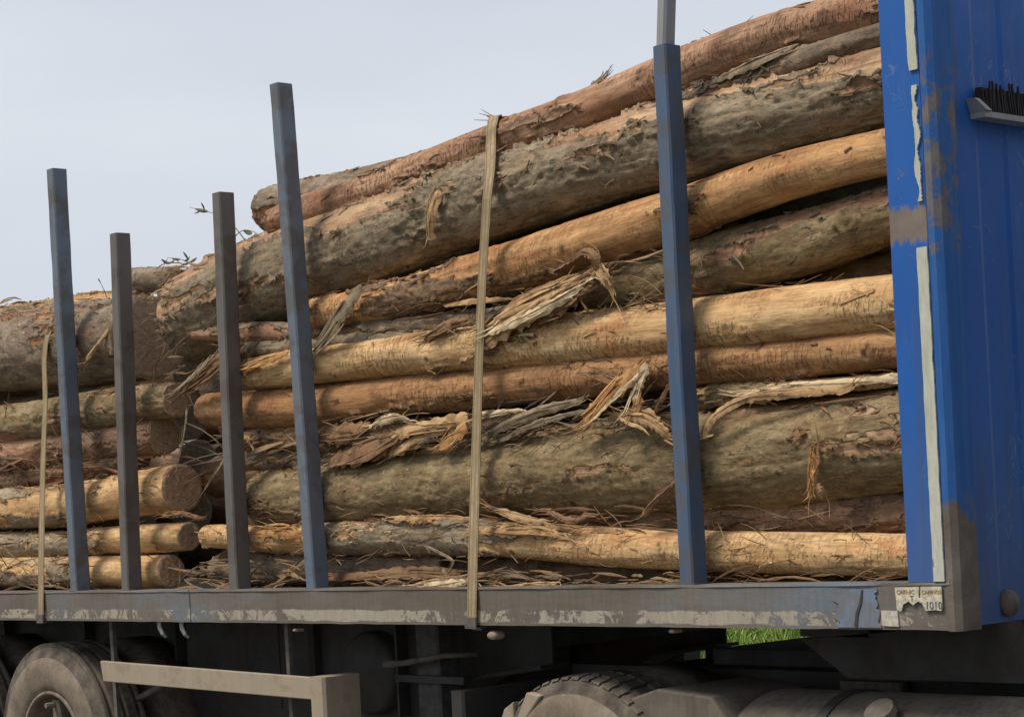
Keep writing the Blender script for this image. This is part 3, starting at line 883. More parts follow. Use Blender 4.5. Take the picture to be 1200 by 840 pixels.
# side guard: a wide dusty plank with a folded leg
ga, gb = at(118, 787, 0.04), at(372, 808, 0.04)
Yg = 0.04
def gp(px, py): p = at(px, py, Yg); return (p.x, p.z)
m = MB(); m.prism([gp(117, 774), gp(121, 798), gp(372, 820), gp(372, 794)], 'y', Yg, Yg + 0.025)
gd = m.build("side_guard", M_TAN, trailer); bevel(gd, 0.004)
m = MB()
l0, l1 = gp(362, 794)[0], gp(376, 794)[0]
ztop = gp(370, 794)[1]
m.box(l0, l1 + 0.02, Yg - 0.003, Yg + 0.20, 0.42, ztop + 0.004, 0.012)
m.build("guard_leg", M_TAN, gd)
m = MB(); m.box(l1 + 0.02, at(560, 790, 0.5).x, 0.42, 0.46, ztop - 0.05, ztop - 0.02); m.build("guard_brace", M_STEEL_D, gd)
m = MB(); p = at(150, 825, 0.3); p2 = at(205, 795, 0.3)
m.tube([p, p2], 0.018, 10); m.build("brake_rod", M_BAR, trailer, smooth=True)
# landing leg pair
for yy in (0.45, 1.95):
    lx = at(488, 790, 0.45).x
    m = MB(); m.box(lx, lx + 0.15, yy, yy + 0.13, 0.55, 1.19, 0.01); m.box(lx + 0.015, lx + 0.135, yy + 0.015, yy + 0.115, 0.32, 0.56, 0.008)
    lg = m.build("landing_leg", simple("landing_leg_grey", (.075, .072, .07), 0.6) if yy < 1 else bpy.data.materials["landing_leg_grey"], trailer)
    m = MB(); m.box(lx - 0.05, lx + 0.20, yy - 0.04, yy + 0.17, 0.28, 0.315); m.build("foot_plate", M_STEEL_D, lg)
a = at(452, 778, 0.38); b = at(520, 768, 0.38)
m = MB(); m.tube([a, at(470, 777, 0.38), b, b + Vector((0.1, 0.1, 0))], [0.02, 0.014, 0.012, 0.012], 10); m.build("crank_handle", M_BAR, trailer, smooth=True)
# marker lamps and hooks under the rail
for (px, py, s) in ((579, 744, 0.017), (348, 738, 0.007), (790, 739, 0.008)):
    p = at(px, py, 0.03)
    m = MB(); m.lathe([(-0.016, 0.0), (-0.016, s * 0.8), (-0.006, s), (0.03, s)], (p.x, 0.03, min(p.z, RAIL_Z0 - s - 0.001)), 'y', 20)
    for i, v in enumerate(m.v): m.v[i] = (p.x + (v[0] - p.x) * 1.6, v[1], v[2])
    m.build("marker_lamp", M_LAMP, trailer, smooth=True)
for px in (186, 212):
    p = at(px, 735, 0.03)
    m = MB(); m.ribbon([(p.x, 0.03, RAIL_Z0 + 0.005), (p.x + 0.012, 0.025, RAIL_Z0 - 0.03), (p.x + 0.03, 0.03, RAIL_Z0 - 0.06), (p.x + 0.035, 0.045, RAIL_Z0 - 0.075)], lambda u: 0.035 - 0.02 * u, (0, -1, 0), 0.4, 0.006)
    m.build("rope_hook", M_GALV, trailer)
# mudflap-like dark skirt boxes between the axles and the landing leg
bxA = at(205, 800, 0.55).x; bxB = at(352, 800, 0.55).x
m = MB(); m.box(bxA, bxB, 0.62, 0.71, 0.60, 1.19, 0.02); m.build("tool_box", M_STEEL_D, trailer)
m = MB(); m.lathe([(0.0, 0.0), (0.0, 0.17), (0.02, 0.19), (0.75, 0.19), (0.77, 0.17), (0.77, 0.0)], (at(430, 800, 0.6).x, 0.60, 0.93), 'y', 28)
m.build("air_tank", M_STEEL_D, trailer, smooth=True)

# --- wheels
def make_wheel(parent, x, y, z, R, wd=0.30, dual=True, mirror=False, spokes=True, lugs=True):
    """outer face at y (towards -Y); the axle runs along +Y"""
    sg = -1 if mirror else 1
    root = empty("wheel", Vector((x, y, z)) - parent.location); root.parent = parent
    c = (x, y, z)
    r0 = R * 0.53
    m = MB()
    prof = [(0.045, r0), (0.022, r0 + 0.015), (0.006, R * 0.62), (0.0, R * 0.70), (-0.002, R * 0.77), (0.004, R * 0.83), (0.012, R * 0.865)]
    m.lathe([(h * sg, r) for h, r in prof], c, 'y', 72)
    wall = m.build("sidewall", M_SIDEWALL, root, origin=c, smooth=True); wall.location = (0, 0, 0)
    m = MB()
    prof = [(0.012, R * 0.865), (0.020, R * 0.90), (0.03, R * 0.945), (0.036, R * 0.962), (0.05, R * 0.975), (wd - 0.05, R * 0.975), (wd - 0.02, R * 0.93), (wd, R * 0.75), (wd - 0.02, r0), (0.10, r0 - 0.004)]
    m.lathe([(h * sg, r) for h, r in prof], c, 'y', 72)
    NL = 58
    if not lugs:                                          # rib tread: raised bands with grooves between
        for (h0, h1) in ((0.034, wd * .22), (wd * .27, wd * .48), (wd * .53, wd * .74), (wd * .79, wd - .035)):
            m.lathe([(h0 * sg, R * .96), (h0 * sg, R - .004), ((h0 + .008) * sg, R), ((h1 - .008) * sg, R), (h1 * sg, R - .004), (h1 * sg, R * .96)], c, 'y', 72)
    for k in range(NL if lugs else 0):
        for row, (h0, h1, off) in enumerate(((0.03, wd * 0.30, 0.0), (wd * 0.36, wd * 0.64, 0.5), (wd * 0.70, wd - 0.03, 0.0))):
            a0 = 2 * math.pi * (k + off) / NL; a1 = a0 + 2 * math.pi / NL * 0.72
            rr0 = R * 0.965; rr1 = R * 0.993
            P = lambda a, r, h: (c[0] + r * math.cos(a), c[1] + h * sg, c[2] + r * math.sin(a))
            m.hexa([P(a0, rr0, h0), P(a1, rr0, h0), P(a1 + 0.02, rr0, h1), P(a0 + 0.02, rr0, h1)],
                   [P(a0, rr1 - (0.006 if row == 0 else 0), h0 + 0.006), P(a1, rr1 - (0.006 if row == 0 else 0), h0 + 0.006), P(a1 + 0.02, rr1, h1), P(a0 + 0.02, rr1, h1)])
    m.build("tyre", M_TYRE, root, origin=c).location = (0, 0, 0)
    if dual:
        m = MB()
        o2 = wd + 0.04
        prof = [(o2 + 0.03, r0), (o2, R * 0.75), (o2 + 0.02, R * 0.93), (o2 + 0.04, R * 0.985), (o2 + wd - 0.04, R * 0.985), (o2 + wd - 0.02, R * 0.93), (o2 + wd, R * 0.75), (o2 + wd - 0.02, r0)]
        m.lathe([(h * sg, r) for h, r in prof], c, 'y', 48)
        m.build("inner_tyre", M_TYRE, root, origin=c, smooth=True).location = (0, 0, 0)
    m = MB()
    prof = [(0.030, r0 + 0.012), (0.016, r0 + 0.010), (0.016, r0 - 0.006), (0.05, r0 - 0.012), (0.10, r0 - 0.03), (0.15, r0 - 0.035), (0.155, r0 * 0.75)] if spokes else \
           [(0.030, r0 + 0.012), (0.016, r0 + 0.010), (0.016, r0 - 0.006), (0.06, r0 - 0.02), (0.14, r0 * 0.86), (0.15, r0 * 0.5), (0.12, 0.0)]
    m.lathe([(h * sg, r) for h, r in prof], c, 'y', 48)
    m.build("rim", simple("dusty_rim_steel", (.17, .14, .11), 0.8, 15) if "dusty_rim_steel" not in bpy.data.materials else bpy.data.materials["dusty_rim_steel"], root, origin=c, smooth=True).location = (0, 0, 0)
    rimm = bpy.data.materials["dusty_rim_steel"]
    m = MB()
    m.lathe([(h * sg, r) for h, r in [(-0.02, 0.0), (-0.02, 0.05), (-0.01, 0.062), (0.05, 0.068), (0.055, 0.10), (0.12, 0.11), (0.18, 0.11)]], c, 'y', 28)
    if spokes:
        for k in range(5):
            a = 2 * math.pi * k / 5 + 0.3
            d = Vector((math.cos(a), 0, math.sin(a))); e = Vector((-math.sin(a), 0, math.cos(a)))
            C0 = Vector(c)
            def S(r, w2, h): return [C0 + d * r - e * w2 + Vector((0, sg * h, 0)), C0 + d * r + e * w2 + Vector((0, sg * h, 0)), C0 + d * r + e * w2 + Vector((0, sg * (h + 0.06), 0)), C0 + d * r - e * w2 + Vector((0, sg * (h + 0.06), 0))]
            m.hexa(S(0.09, 0.045, 0.06), S(r0 - 0.035, 0.032, 0.045), 0.008)
            m.tube([C0 + d * (r0 - 0.06) + Vector((0, sg * -0.005, 0)), C0 + d * (r0 - 0.06) + Vector((0, sg * 0.05, 0))], 0.014, 6)
    else:
        for k in range(10):
            a = 2 * math.pi * k / 10
            d = Vector((math.cos(a), 0, math.sin(a))); C0 = Vector(c)
            m.tube([C0 + d * 0.165 + Vector((0, sg * 0.10, 0)), C0 + d * 0.165 + Vector((0, sg * 0.15, 0))], 0.016, 6)
    m.build("hub", rimm, root, origin=c).location = (0, 0, 0)
    return root
tw = at(53, 800, 0.05)
for k in range(2):
    make_wheel(trailer, tw.x - k * 1.28, 0.05, 0.545, 0.54, lugs=False)
    make_wheel(trailer, tw.x - k * 1.28, W - 0.05, 0.545, 0.54, mirror=True, lugs=False)
    m = MB(); m.tube([(tw.x - k * 1.28, 0.2, 0.535), (tw.x - k * 1.28, W - 0.2, 0.535)], 0.07, 14); m.build("axle", M_STEEL_D, trailer, smooth=True)

# ------------------------------------------------------------------ the tractor unit
wa = at(666, 830, 0.06)
wb = at(985, 838, 0.06)
truck = empty("tractor_truck", (wa.x, 1.25, 0))
setp(truck, "dusty tractor unit with long fuel tank, coupled under the trailer's front end", "truck")
WR = 0.515
for i, q in enumerate((wa,)):
    make_wheel(truck, q.x, 0.06, 0.505, WR, spokes=False)
    make_wheel(truck, q.x, W - 0.06, 0.505, WR, spokes=False, mirror=True)
    m = MB(); m.tube([(q.x, 0.2, 0.5), (q.x, W - 0.2, 0.5)], 0.10, 14); m.build("axle", M_STEEL_D, truck, smooth=True)
for yy in (0.80, 1.62):
    m = MB(); m.prism([(wa.x - 0.75, 0.80), (wa.x - 0.55, 0.70), (wb.x + 4.2, 0.70), (wb.x + 4.2, 0.98), (wa.x - 0.75, 0.98)], 'y', yy, yy + 0.08)
    m.build("frame_rail", M_STEEL_D, truck)
m = MB(); m.box(wa.x - 0.05, wb.x + 0.25, 0.9, 1.6, 0.985, 1.045, 0.01); m.build("coupling_plate", M_STEEL_D, truck)
# long dusty fuel tank ahead of the drive wheel, with its straps and filler cap
gx0 = at(876, 838, 0.30).x; TR = 0.33; TY, TZ = 0.37, 0.635
LT = 1.75
m = MB()
prof = [(0.0, 0.0), (0.0, TR * 0.45), (0.012, TR * 0.75), (0.04, TR * 0.92), (0.09, TR * 0.99), (0.14, TR), (LT - 0.14, TR), (LT - 0.04, TR * 0.92), (LT, TR * 0.45), (LT, 0.0)]
m.lathe(prof, (gx0, TY, TZ), 'x', 40)
ft = m.build("fuel_tank", M_DUSTY, truck, smooth=True)
for xx in (0.42, 1.30):
    m = MB(); m.lathe([(0.0, TR + 0.001), (0.0, TR + 0.007), (0.045, TR + 0.007), (0.045, TR + 0.001)], (gx0 + xx, TY, TZ), 'x', 40)
    m.build("tank_strap", M_STEEL_D, ft)
p = at(1036, 838, 0.16)
m = MB()
ca = math.radians(128)
cpos = Vector((p.x, TY + TR * math.cos(ca), TZ + TR * math.sin(ca))); cn_ = Vector((0, math.cos(ca), math.sin(ca)))
m.tube([cpos - cn_ * 0.01, cpos + cn_ * 0.03, cpos + cn_ * 0.032, cpos + cn_ * 0.055], [0.045, 0.045, 0.058, 0.052], 12)
m.build("filler_cap", M_DUSTY, ft)
bq = at(985, 806, 0.75)
m = MB(); m.box(bq.x, bq.x + 0.28, 0.74, 0.79, 0.86, 0.955, 0.008); m.build("junction_box", M_DUSTY, truck)

# flat guard plate between the wheels, rear mudguard bracket
a = at(728, 820, 0.10)
m = MB(); m.prism([(a.x, 0.93), (a.x + 0.16, 0.975), (a.x + 0.42, 0.955), (a.x + 0.55, 0.80), (a.x + 0.2, 0.78)], 'y', 0.12, 0.60)
bevel(m.build("mudguard_plate", M_DUSTY, truck), 0.008)
a = at(594, 822, 0.08)
m = MB(); m.hexa([(a.x - 0.10, 0.08, 0.72), (a.x + 0.03, 0.08, 0.72), (a.x + 0.03, 0.5, 0.72), (a.x - 0.10, 0.5, 0.72)],
                 [(a.x - 0.02, 0.08, 0.88), (a.x + 0.035, 0.08, 0.91), (a.x + 0.035, 0.5, 0.91), (a.x - 0.02, 0.5, 0.88)])
a2 = at(596, 815, 0.06); a3 = at(610, 808, 0.06)
m.hexa([(a2.x + 0.01, 0.06, 0.80), (a2.x + 0.07, 0.06, 0.83), (a2.x + 0.07, 0.12, 0.83), (a2.x + 0.01, 0.12, 0.80)],
       [(a3.x + 0.03, 0.06, 0.95), (a3.x + 0.11, 0.06, 0.94), (a3.x + 0.11, 0.12, 0.94), (a3.x + 0.03, 0.12, 0.95)])
bevel(m.build("mudguard_bracket", M_TAN, truck), 0.006)
for y0 in (0.07, W - 0.67):
    m = MB(); m.hexa([(wa.x - 0.66, y0, 0.22), (wa.x - 0.645, y0, 0.22), (wa.x - 0.645, y0 + 0.6, 0.22), (wa.x - 0.66, y0 + 0.6, 0.22)],
                     [(wa.x - 0.62, y0, 0.80), (wa.x - 0.605, y0, 0.80), (wa.x - 0.605, y0 + 0.6, 0.80), (wa.x - 0.62, y0 + 0.6, 0.80)])
    m.build("mudflap", M_BLACK, truck)
m = MB(); m.box(wa.x - 0.78, wa.x - 0.70, 0.15, W - 0.15, 0.70, 0.93, 0.01); m.build("rear_crossmember", M_STEEL_D, truck)
# cab, fuel tank and stack of boxes ahead of the headboard (mostly out of the frame, they shade the headboard's front)
xcab = XH1 + 1.0
m = MB(); m.box(wb.x + 0.6, wb.x + 0.82, 0.75, 1.75, 0.99, 1.25, 0.02); m.build("battery_box", M_STEEL_D, truck)
m = MB(); m.prism([(xcab, 0.95), (xcab, 3.35), (xcab + 0.25, 3.75), (xcab + 1.3, 3.6), (xcab + 2.0, 2.45), (xcab + 2.2, 2.1), (xcab + 2.25, 0.55), (xcab + 1.5, 0.55), (xcab + 1.45, 0.95)], 'y', 0.02, W - 0.02)
cab = m.build("cab", M_CAB, truck); bevel(cab, 0.05, 3)
m = MB(); m.prism([(xcab + 1.05, 2.05), (xcab + 1.05, 2.75), (xcab + 1.6, 2.75), (xcab + 1.95, 2.12)], 'y', 0.008, 0.019); m.build("side_window", M_GLASS, cab)
m = MB(); m.box(xcab + 0.62, xcab + 0.72, -0.02, 0.018, 1.35, 1.40); m.build("door_handle", M_BLACK, cab)
make_wheel(truck, xcab + 1.25, 0.06, 0.505, WR, dual=False, spokes=False)
make_wheel(truck, xcab + 1.25, W - 0.06, 0.505, WR, dual=False, spokes=False, mirror=True)

# ------------------------------------------------------------------ logs
def catmull(P, n):
    P = np.array(P, float)
    k = len(P)
    seg = np.r_[0, np.cumsum(np.linalg.norm(np.diff(P[:, :3], axis=0), axis=1))]
    u = np.linspace(0, seg[-1], n)
    out = np.zeros((n, P.shape[1]))
    i = np.clip(np.searchsorted(seg, u, side='right') - 1, 0, k - 2)
    t = ((u - seg[i]) / (seg[i + 1] - seg[i]))[:, None]
    p1, p2 = P[i], P[i + 1]
    p0 = P[np.maximum(i - 1, 0)]; p3 = P[np.minimum(i + 2, k - 1)]
    p0 = np.where((i == 0)[:, None], 2 * p1 - p2, p0); p3 = np.where((i == k - 2)[:, None], 2 * p2 - p1, p3)
    out = 0.5 * ((2 * p1) + (-p0 + p2) * t + (2 * p0 - 5 * p1 + 4 * p2 - p3) * t ** 2 + (-p0 + 3 * p1 - 3 * p2 + p3) * t ** 3)
    return out, u

LOGMATS = {}
def lmat(wood, bark, ribs, stain):
    key = (str(wood), str(bark), ribs, stain)
    if key not in LOGMATS:
        LOGMATS[key] = log_mat("log_surface_%d" % (len(LOGMATS) + 1), wood, bark, ribs, stain)
    return LOGMATS[key]

def make_log(label, pts, ynear, wood=ORANGE, bark=GREYB, bias=0.0, seed=1, ribs=0.7, stain=0.5, thick=0.007, rough=1.0,
             end=None, flakes=40, flake_mat=None, knots=4, top=0.0, seg=76, dens=200, group="logs loaded on the trailer", world=None, freq=1.0, flk=1.0, name="log", stubs=0):
    """pts: (px, py, diameter in px) of the log's outline in the photo, from its rear end to its front end; ynear: how far in its near side lies"""
    if world is None:
        P = []
        for (px, py, d) in pts:
            r = d / 2 * mpp(px, py, ynear + 0.1)
            r = d / 2 * mpp(px, py, ynear + r)
            p = at(px, py, ynear + r)
            P.append((p.x, p.y, p.z, r))
    else:
        P = world
    L = float(np.sum(np.linalg.norm(np.diff(np.array(P)[:, :3], axis=0), axis=1)))
    n = max(24, int(L * dens))
    C, s = catmull(P, n)
    org = Vector(C[n // 2, :3])
    T = np.gradient(C[:, :3], axis=0); T /= np.linalg.norm(T, axis=1)[:, None]
    S = np.cross(np.array([0, 0, 1.0]), T); S /= np.linalg.norm(S, axis=1)[:, None]
    U = np.cross(T, S)
    ph = np.linspace(0, 2 * np.pi, seg, endpoint=False)
    cs, sn = np.cos(ph)[None, :], np.sin(ph)[None, :]
    r = C[:, 3][:, None] * np.ones((1, seg))
    ss = s[:, None] * np.ones((1, seg))
    so = seed * 7.31
    cxx, syy = r * cs, r * sn
    # form: uneven girth, knots, bark layer with ragged edges
    r2 = r * (1 + 0.10 * (fbm(ss * 1.8 + so, cs * 0.9 + 5, sn * 0.9 + 5, seed, 3) - 0.5) * 2)
    m0 = fbm(ss * 1.9 * freq + so, cxx * 12 * freq + 20, syy * 12 * freq + 20, seed + 3, 6, 0.64)
    bb = bias if not callable(bias) else bias(s / L)[:, None]
    mk = m0 + bb + top * sn
    bark_m = sstep(0.485, 0.515, mk)
    fine = fbm(ss * 22 + so, cxx * 60 + 9, syy * 60 + 9, seed + 9, 4, 0.6) - 0.5
    mid = fbm(ss * 7 + so, cxx * 22 + 3, syy * 22 + 3, seed + 5, 4, 0.6) - 0.5
    rid = fbm(ss * 3 + so, cxx * 75 + 1, syy * 75 + 1, seed + 12, 3, 0.6) - 0.5
    lip = np.exp(-((mk - 0.505) / 0.018) ** 2)
    rg = (1 - np.abs(2 * fbm(ss * 9 + so, cxx * 26 + 7, syy * 26 + 2, seed + 21, 4, 0.6) - 1)) ** 6
    fis = np.clip(1 - np.abs(fbm(ss * 2.2 + so, cxx * 34 + 4, syy * 34 + 6, seed + 51, 4, 0.55) - 0.5) * 16, 0, 1) ** 2
    rf = 0.25 + 1.0 * sstep(0.50, 0.64, fbm(ss * 2.4 + so, cxx * 7 + 2, syy * 7 + 8, seed + 31, 3) + 0.10 * sn)
    disp = thick * bark_m + bark_m * (0.006 * mid + 0.006 * fine - 0.005 * rg) * rough * rf - bark_m * fis * 0.006 * rough - (1 - bark_m) * fis * 0.0022 + (1 - bark_m) * (0.0035 * rid + 0.003 * mid + 0.0015 * fine) * rough
    disp += lip * (0.006 + 0.012 * (vnoise(ss * 18 + so, cxx * 40, syy * 40, seed + 40) - 0.3)) * rough * (thick / 0.007)
    kn = np.zeros_like(r)
    rs = np.random.RandomState(seed * 13 + 1)
    for _ in range(knots):
        ks, kp, ka = rs.uniform(0.05, 0.95) * L, rs.uniform(-0.9, 1.3) + math.pi, rs.uniform(0.5, 1.0)
        dp = (ph[None, :] - kp + np.pi) % (2 * np.pi) - np.pi
        d = np.sqrt((ss - ks) ** 2 + (dp * r) ** 2)
        R0 = rs.uniform(0.018, 0.032)
        disp += ka * 0.016 * np.exp(-(d / R0) ** 2) - ka * 0.014 * np.exp(-(d / (R0 * 0.45)) ** 2) + 0.003 * np.exp(-((d - R0 * 1.7) / (R0 * 0.3)) ** 2)
        kn = np.maximum(kn, np.exp(-(d / (R0 * 0.5)) ** 2))
    r2 = r2 + disp
    e0 = np.clip(s / (C[0, 3] * 0.12), 0, 1); 
    r2 = r2 * (0.93 + 0.07 * np.sqrt(e0))[:, None]
    V = C[:, None, :3] + S[:, None, :] * (r2 * cs)[:, :, None] + U[:, None, :] * (r2 * sn)[:, :, None]
    V0 = V - np.array(org)
    verts = V0.reshape(-1, 3)
    i = np.arange(n - 1)[:, None] * seg; k = np.arange(seg)[None, :]; k2 = (k + 1) % seg
    quads = np.stack([i + k, i + k2, i + seg + k2, i + seg + k], -1).reshape(-1, 4)
    lc = np.stack([ss + so, cxx + seed * 0.37, syy + seed * 0.71], -1).reshape(-1, 3)
    # rear end cap as a fan
    nv = len(verts)
    cap = V0[0].mean(axis=0)
    verts = np.vstack([verts, cap])
    lc = np.vstack([lc, [so, seed * 0.37, seed * 0.71]])
    bkv = np.r_[bark_m.reshape(-1), 0.0]; knv = np.r_[kn.reshape(-1), 0.0]
    tris = [(nv, (q + 1) % seg, q) for q in range(seg)]
    if end is None:
        verts = np.vstack([verts, V0[-1].mean(axis=0)])
        lc = np.vstack([lc, [so + L, seed * 0.37, seed * 0.71]]); bkv = np.r_[bkv, 0.0]; knv = np.r_[knv, 0.0]
        b0 = (n - 1) * seg
        tris += [(nv + 1, b0 + q, b0 + (q + 1) % seg) for q in range(seg)]
    me = bpy.data.meshes.new(name)
    nf = len(quads) + len(tris)
    me.vertices.add(len(verts)); me.vertices.foreach_set("co", verts.astype(np.float32).ravel())
    loops = np.concatenate([quads.ravel(), np.array(tris).ravel()]).astype(np.int32)
    me.loops.add(len(loops)); me.loops.foreach_set("vertex_index", loops)
    me.polygons.add(nf)
    starts = np.concatenate([np.arange(len(quads)) * 4, len(quads) * 4 + np.arange(len(tris)) * 3]).astype(np.int32)
    me.polygons.foreach_set("loop_start", starts)
    me.polygons.foreach_set("use_smooth", np.r_[np.ones(len(quads), bool), np.zeros(len(tris), bool)])
    a = me.attributes.new("lc", 'FLOAT_VECTOR', 'POINT'); a.data.foreach_set("vector", lc.astype(np.float32).ravel())
    a = me.attributes.new("bark", 'FLOAT', 'POINT'); a.data.foreach_set("value", bkv.astype(np.float32))
    a = me.attributes.new("knot", 'FLOAT', 'POINT'); a.data.foreach_set("value", knv.astype(np.float32))
    me.materials.append(lmat(wood, bark, ribs, stain))
    me.update(); me.validate()
    o = bpy.data.objects.new(name, me); COL.objects.link(o); o.location = org
    setp(o, label, "log", group)
    if end is not None:                                  # sawn face at the front end
        NR = 10
        ev, el = [], []
        ring = V[-1]; cen = ring.mean(axis=0); tdir = T[-1]
        for q in range(NR + 1):
            f = 1 - q / NR
            base = cen + (ring - cen) * (f if q else 1.0)
            xl = (ring - cen) * f
            bump = (vnoise(xl[:, 0] * 60 + so, xl[:, 1] * 60, xl[:, 2] * 60, seed) - 0.5) * 0.006 * (1 if q else 0)
            chamf = 0.004 if q == 0 else 0.006
            ev.append(base + tdir[None, :] * (bump[:, None] + (0.0 if q == 0 else chamf)))
            el.append(np.stack([(xl @ S[-1]), (xl @ U[-1]), 0 * xl[:, 0]], 1))
        ev = np.concatenate(ev); el = np.concatenate(el)
        fs = []
        for q in range(NR):
            for k in range(seg):
                k2 = (k + 1) % seg
                fs.append((q * seg + k, q * seg + k2, (q + 1) * seg + k2, (q + 1) * seg + k))
        em = bpy.data.meshes.new("cut_end")
        em.from_pydata((ev - np.array(org)).tolist(), [], fs)
        a = em.attributes.new("lc", 'FLOAT_VECTOR', 'POINT'); a.data.foreach_set("vector", el.astype(np.float32).ravel())
        em.materials.append(end); em.update()
        eo = bpy.data.objects.new("cut_end", em); COL.objects.link(eo); eo.parent = o
    # loose flakes and fibres that hang from the ragged bark edges
    if flakes:
        cand = np.argwhere((lip > 0.45) | (rs.uniform(0, 1, lip.shape) < 0.02))
        # only the sides one can see: near side and top
        vis = (cs < 0.35)[0][cand[:, 1]] & (sn > -0.75)[0][cand[:, 1]]
        cand = cand[vis]
        if len(cand):
            m = MB()
            for _ in range(int(flakes * 0.8)):
                a_, b_ = cand[rs.randint(len(cand))]
                if a_ < 3 or a_ > n - 4: continue
                nr = (S[a_] * cs[0, b_] + U[a_] * sn[0, b_]); ci = np.cross(T[a_], nr)
                p0 = V[a_, b_]
                ang = rs.normal(0, 0.35) + (math.pi if rs.rand() < 0.5 else 0)
                dr = T[a_] * math.cos(ang) + ci * math.sin(ang)
                ln = rs.uniform(0.02, 0.075) * flk * (2.0 if rs.rand() < 0.08 else 1); lift = rs.uniform(0.0, 0.22) * ln
                wd = rs.uniform(0.003, 0.016) * flk
                pp = []
                for q in range(5):
                    u = q / 4
                    w_ = p0 + dr * ln * (u - 0.25) + nr * (0.003 + lift * u * u) + ci * (0.1 * ln * math.sin(u * 3 + _) * 0.4) - np.array([0, 0, 1]) * 0.12 * ln * u * u
                    # stay on the round of the log
                    pp.append(w_)
                m.ribbon(pp, lambda u, w0=wd: w0 * (1 - 0.75 * u) + 0.0015, nr, rs.uniform(0.0, 0.9), 0.0018, rs.normal(0, 0.5), 3)
            m.build("loose_bark", flake_mat or SH_MIX, o, kind="stuff")
    for _ in range(stubs):                               # sawn branch stubs
        a_ = rs.randint(int(n * .1), int(n * .9)); b_ = int(((rs.uniform(-0.2, 0.9) + math.pi * 0.75) / (2 * math.pi)) * seg) % seg
        nr = Vector(S[a_] * cs[0, b_] + U[a_] * sn[0, b_]); p0 = Vector(V[a_, b_])
        m = MB(); rr = rs.uniform(0.010, 0.018)
        m.tube([p0 - nr * 0.01, p0 + nr * 0.012, p0 + (nr + Vector(T[a_]) * 0.5) * 0.03], [rr * 1.5, rr * 1.1, rr * 0.8], 9)
        m.build("branch_stub", ST_BROWN, o, smooth=True)
    return o

fr = lambda pairs: (lambda u: np.interp(u, [p[0] for p in pairs], [p[1] for p in pairs]))

# --- the front bundle, from the top down
make_log("peeled reddish log lying highest on the stack, against the sky", [(320, 262, 34), (350, 252, 40), (420, 232, 44), (520, 192, 47), (600, 163, 50), (700, 124, 49), (800, 83, 52), (900, 47, 56), (1000, 20, 62), (1100, -6, 66)],
         0.22, PINKBR, BROWNB, fr([(0, -.09), (.35, -.07), (.6, -.14), (1, -.18)]), 1, 1.1, 0.6, flakes=50, flake_mat=SH_BROWN, knots=7)
make_log("thick grey log end showing just behind the topmost log", [(312, 246, 48), (335, 243, 54), (450, 218, 50), (600, 170, 42)], 0.48, BROWN, GREYB, 0.2, 2, 0.3, 0.5, flakes=20, flake_mat=SH_GREY)
make_log("thickest grey green log of the upper stack, shaggy bark along its top", [(214, 380, 92), (228, 374, 108), (270, 352, 108), (330, 325, 104), (400, 298, 102), (480, 268, 100), (580, 232, 98), (690, 198, 96), (780, 172, 96), (870, 147, 95), (960, 124, 94), (1100, 86, 94)],
         0.14, TANBK, GREENB, fr([(0, .06), (.3, .09), (.6, .10), (1, .09)]), 3, 0.8, 0.6, 0.009, 1.3, flakes=200, flake_mat=SH_MIX, knots=9, top=-0.17, seg=112)
make_log("thin grey green pole between topmost log and shaggy log", [(640, 190, 18), (720, 160, 22), (800, 122, 24), (900, 86, 26), (1000, 52, 26), (1100, 22, 26)], 0.20, PINKBR, GREYB, 0.10, 4, 0.5, 0.5, flakes=60, flake_mat=SH_GREY, seg=32)
make_log("smooth orange log below the shaggy log, behind the blue stake", [(355, 372, 34), (420, 360, 44), (500, 342, 50), (570, 322, 58), (620, 308, 62), (700, 282, 62), (800, 250, 62), (900, 214, 60), (1000, 188, 56), (1100, 166, 56)],
         0.13, ORANGE, BROWNB, fr([(0, -.03), (.35, -.06), (.5, -.16), (1, -.25)]), 5, 1.0, 0.5, flakes=70, flake_mat=SH_BROWN, knots=8)
make_log("mossy grey log slanting under the orange log, right of the blue stake", [(690, 340, 46), (740, 330, 60), (820, 314, 72), (930, 287, 72), (1035, 254, 66), (1110, 236, 62)], 0.20, PINKBR, OLIVE, 0.11, 6, 0.4, 0.7, flakes=70, flake_mat=SH_GREY, knots=5, rough=1.1)
make_log("dark log deep in the shade above the widest orange log", [(690, 372, 40), (820, 352, 50), (930, 330, 52), (1100, 300, 50)], 0.42, BROWN, BROWNB, 0.1, 7, flakes=20)
make_log("longest bright orange log at mid height with roller dents", [(294, 437, 36), (330, 433, 42), (400, 424, 48), (500, 413, 53), (600, 404, 60), (700, 396, 62), (820, 383, 66), (930, 371, 68), (1040, 357, 68), (1120, 347, 68)],
         0.115, PALE, BROWNB, fr([(0, -.2), (.3, -.2), (.42, -.10), (.55, -.13), (.7, -.3), (1, -.35)]), 8, 1.2, 0.45, flakes=60, flake_mat=SH_PALE, knots=8, seg=84)
make_log("slim grey pole above the longest orange log's rear half", [(224, 391, 16), (300, 390, 22), (360, 391, 22), (450, 384, 22), (560, 374, 20), (640, 362, 18)], 0.17, PINKBR, GREYB, 0.02, 9, 0.4, 0.6, flakes=30, flake_mat=SH_GREY, seg=32)
make_log("short mossy grey pole under the slim grey pole", [(285, 409, 14), (340, 407, 15), (420, 398, 15), (500, 394, 13)], 0.16, BROWN, GREENB, 0.2, 10, flakes=10, flake_mat=SH_GREY, seg=28)
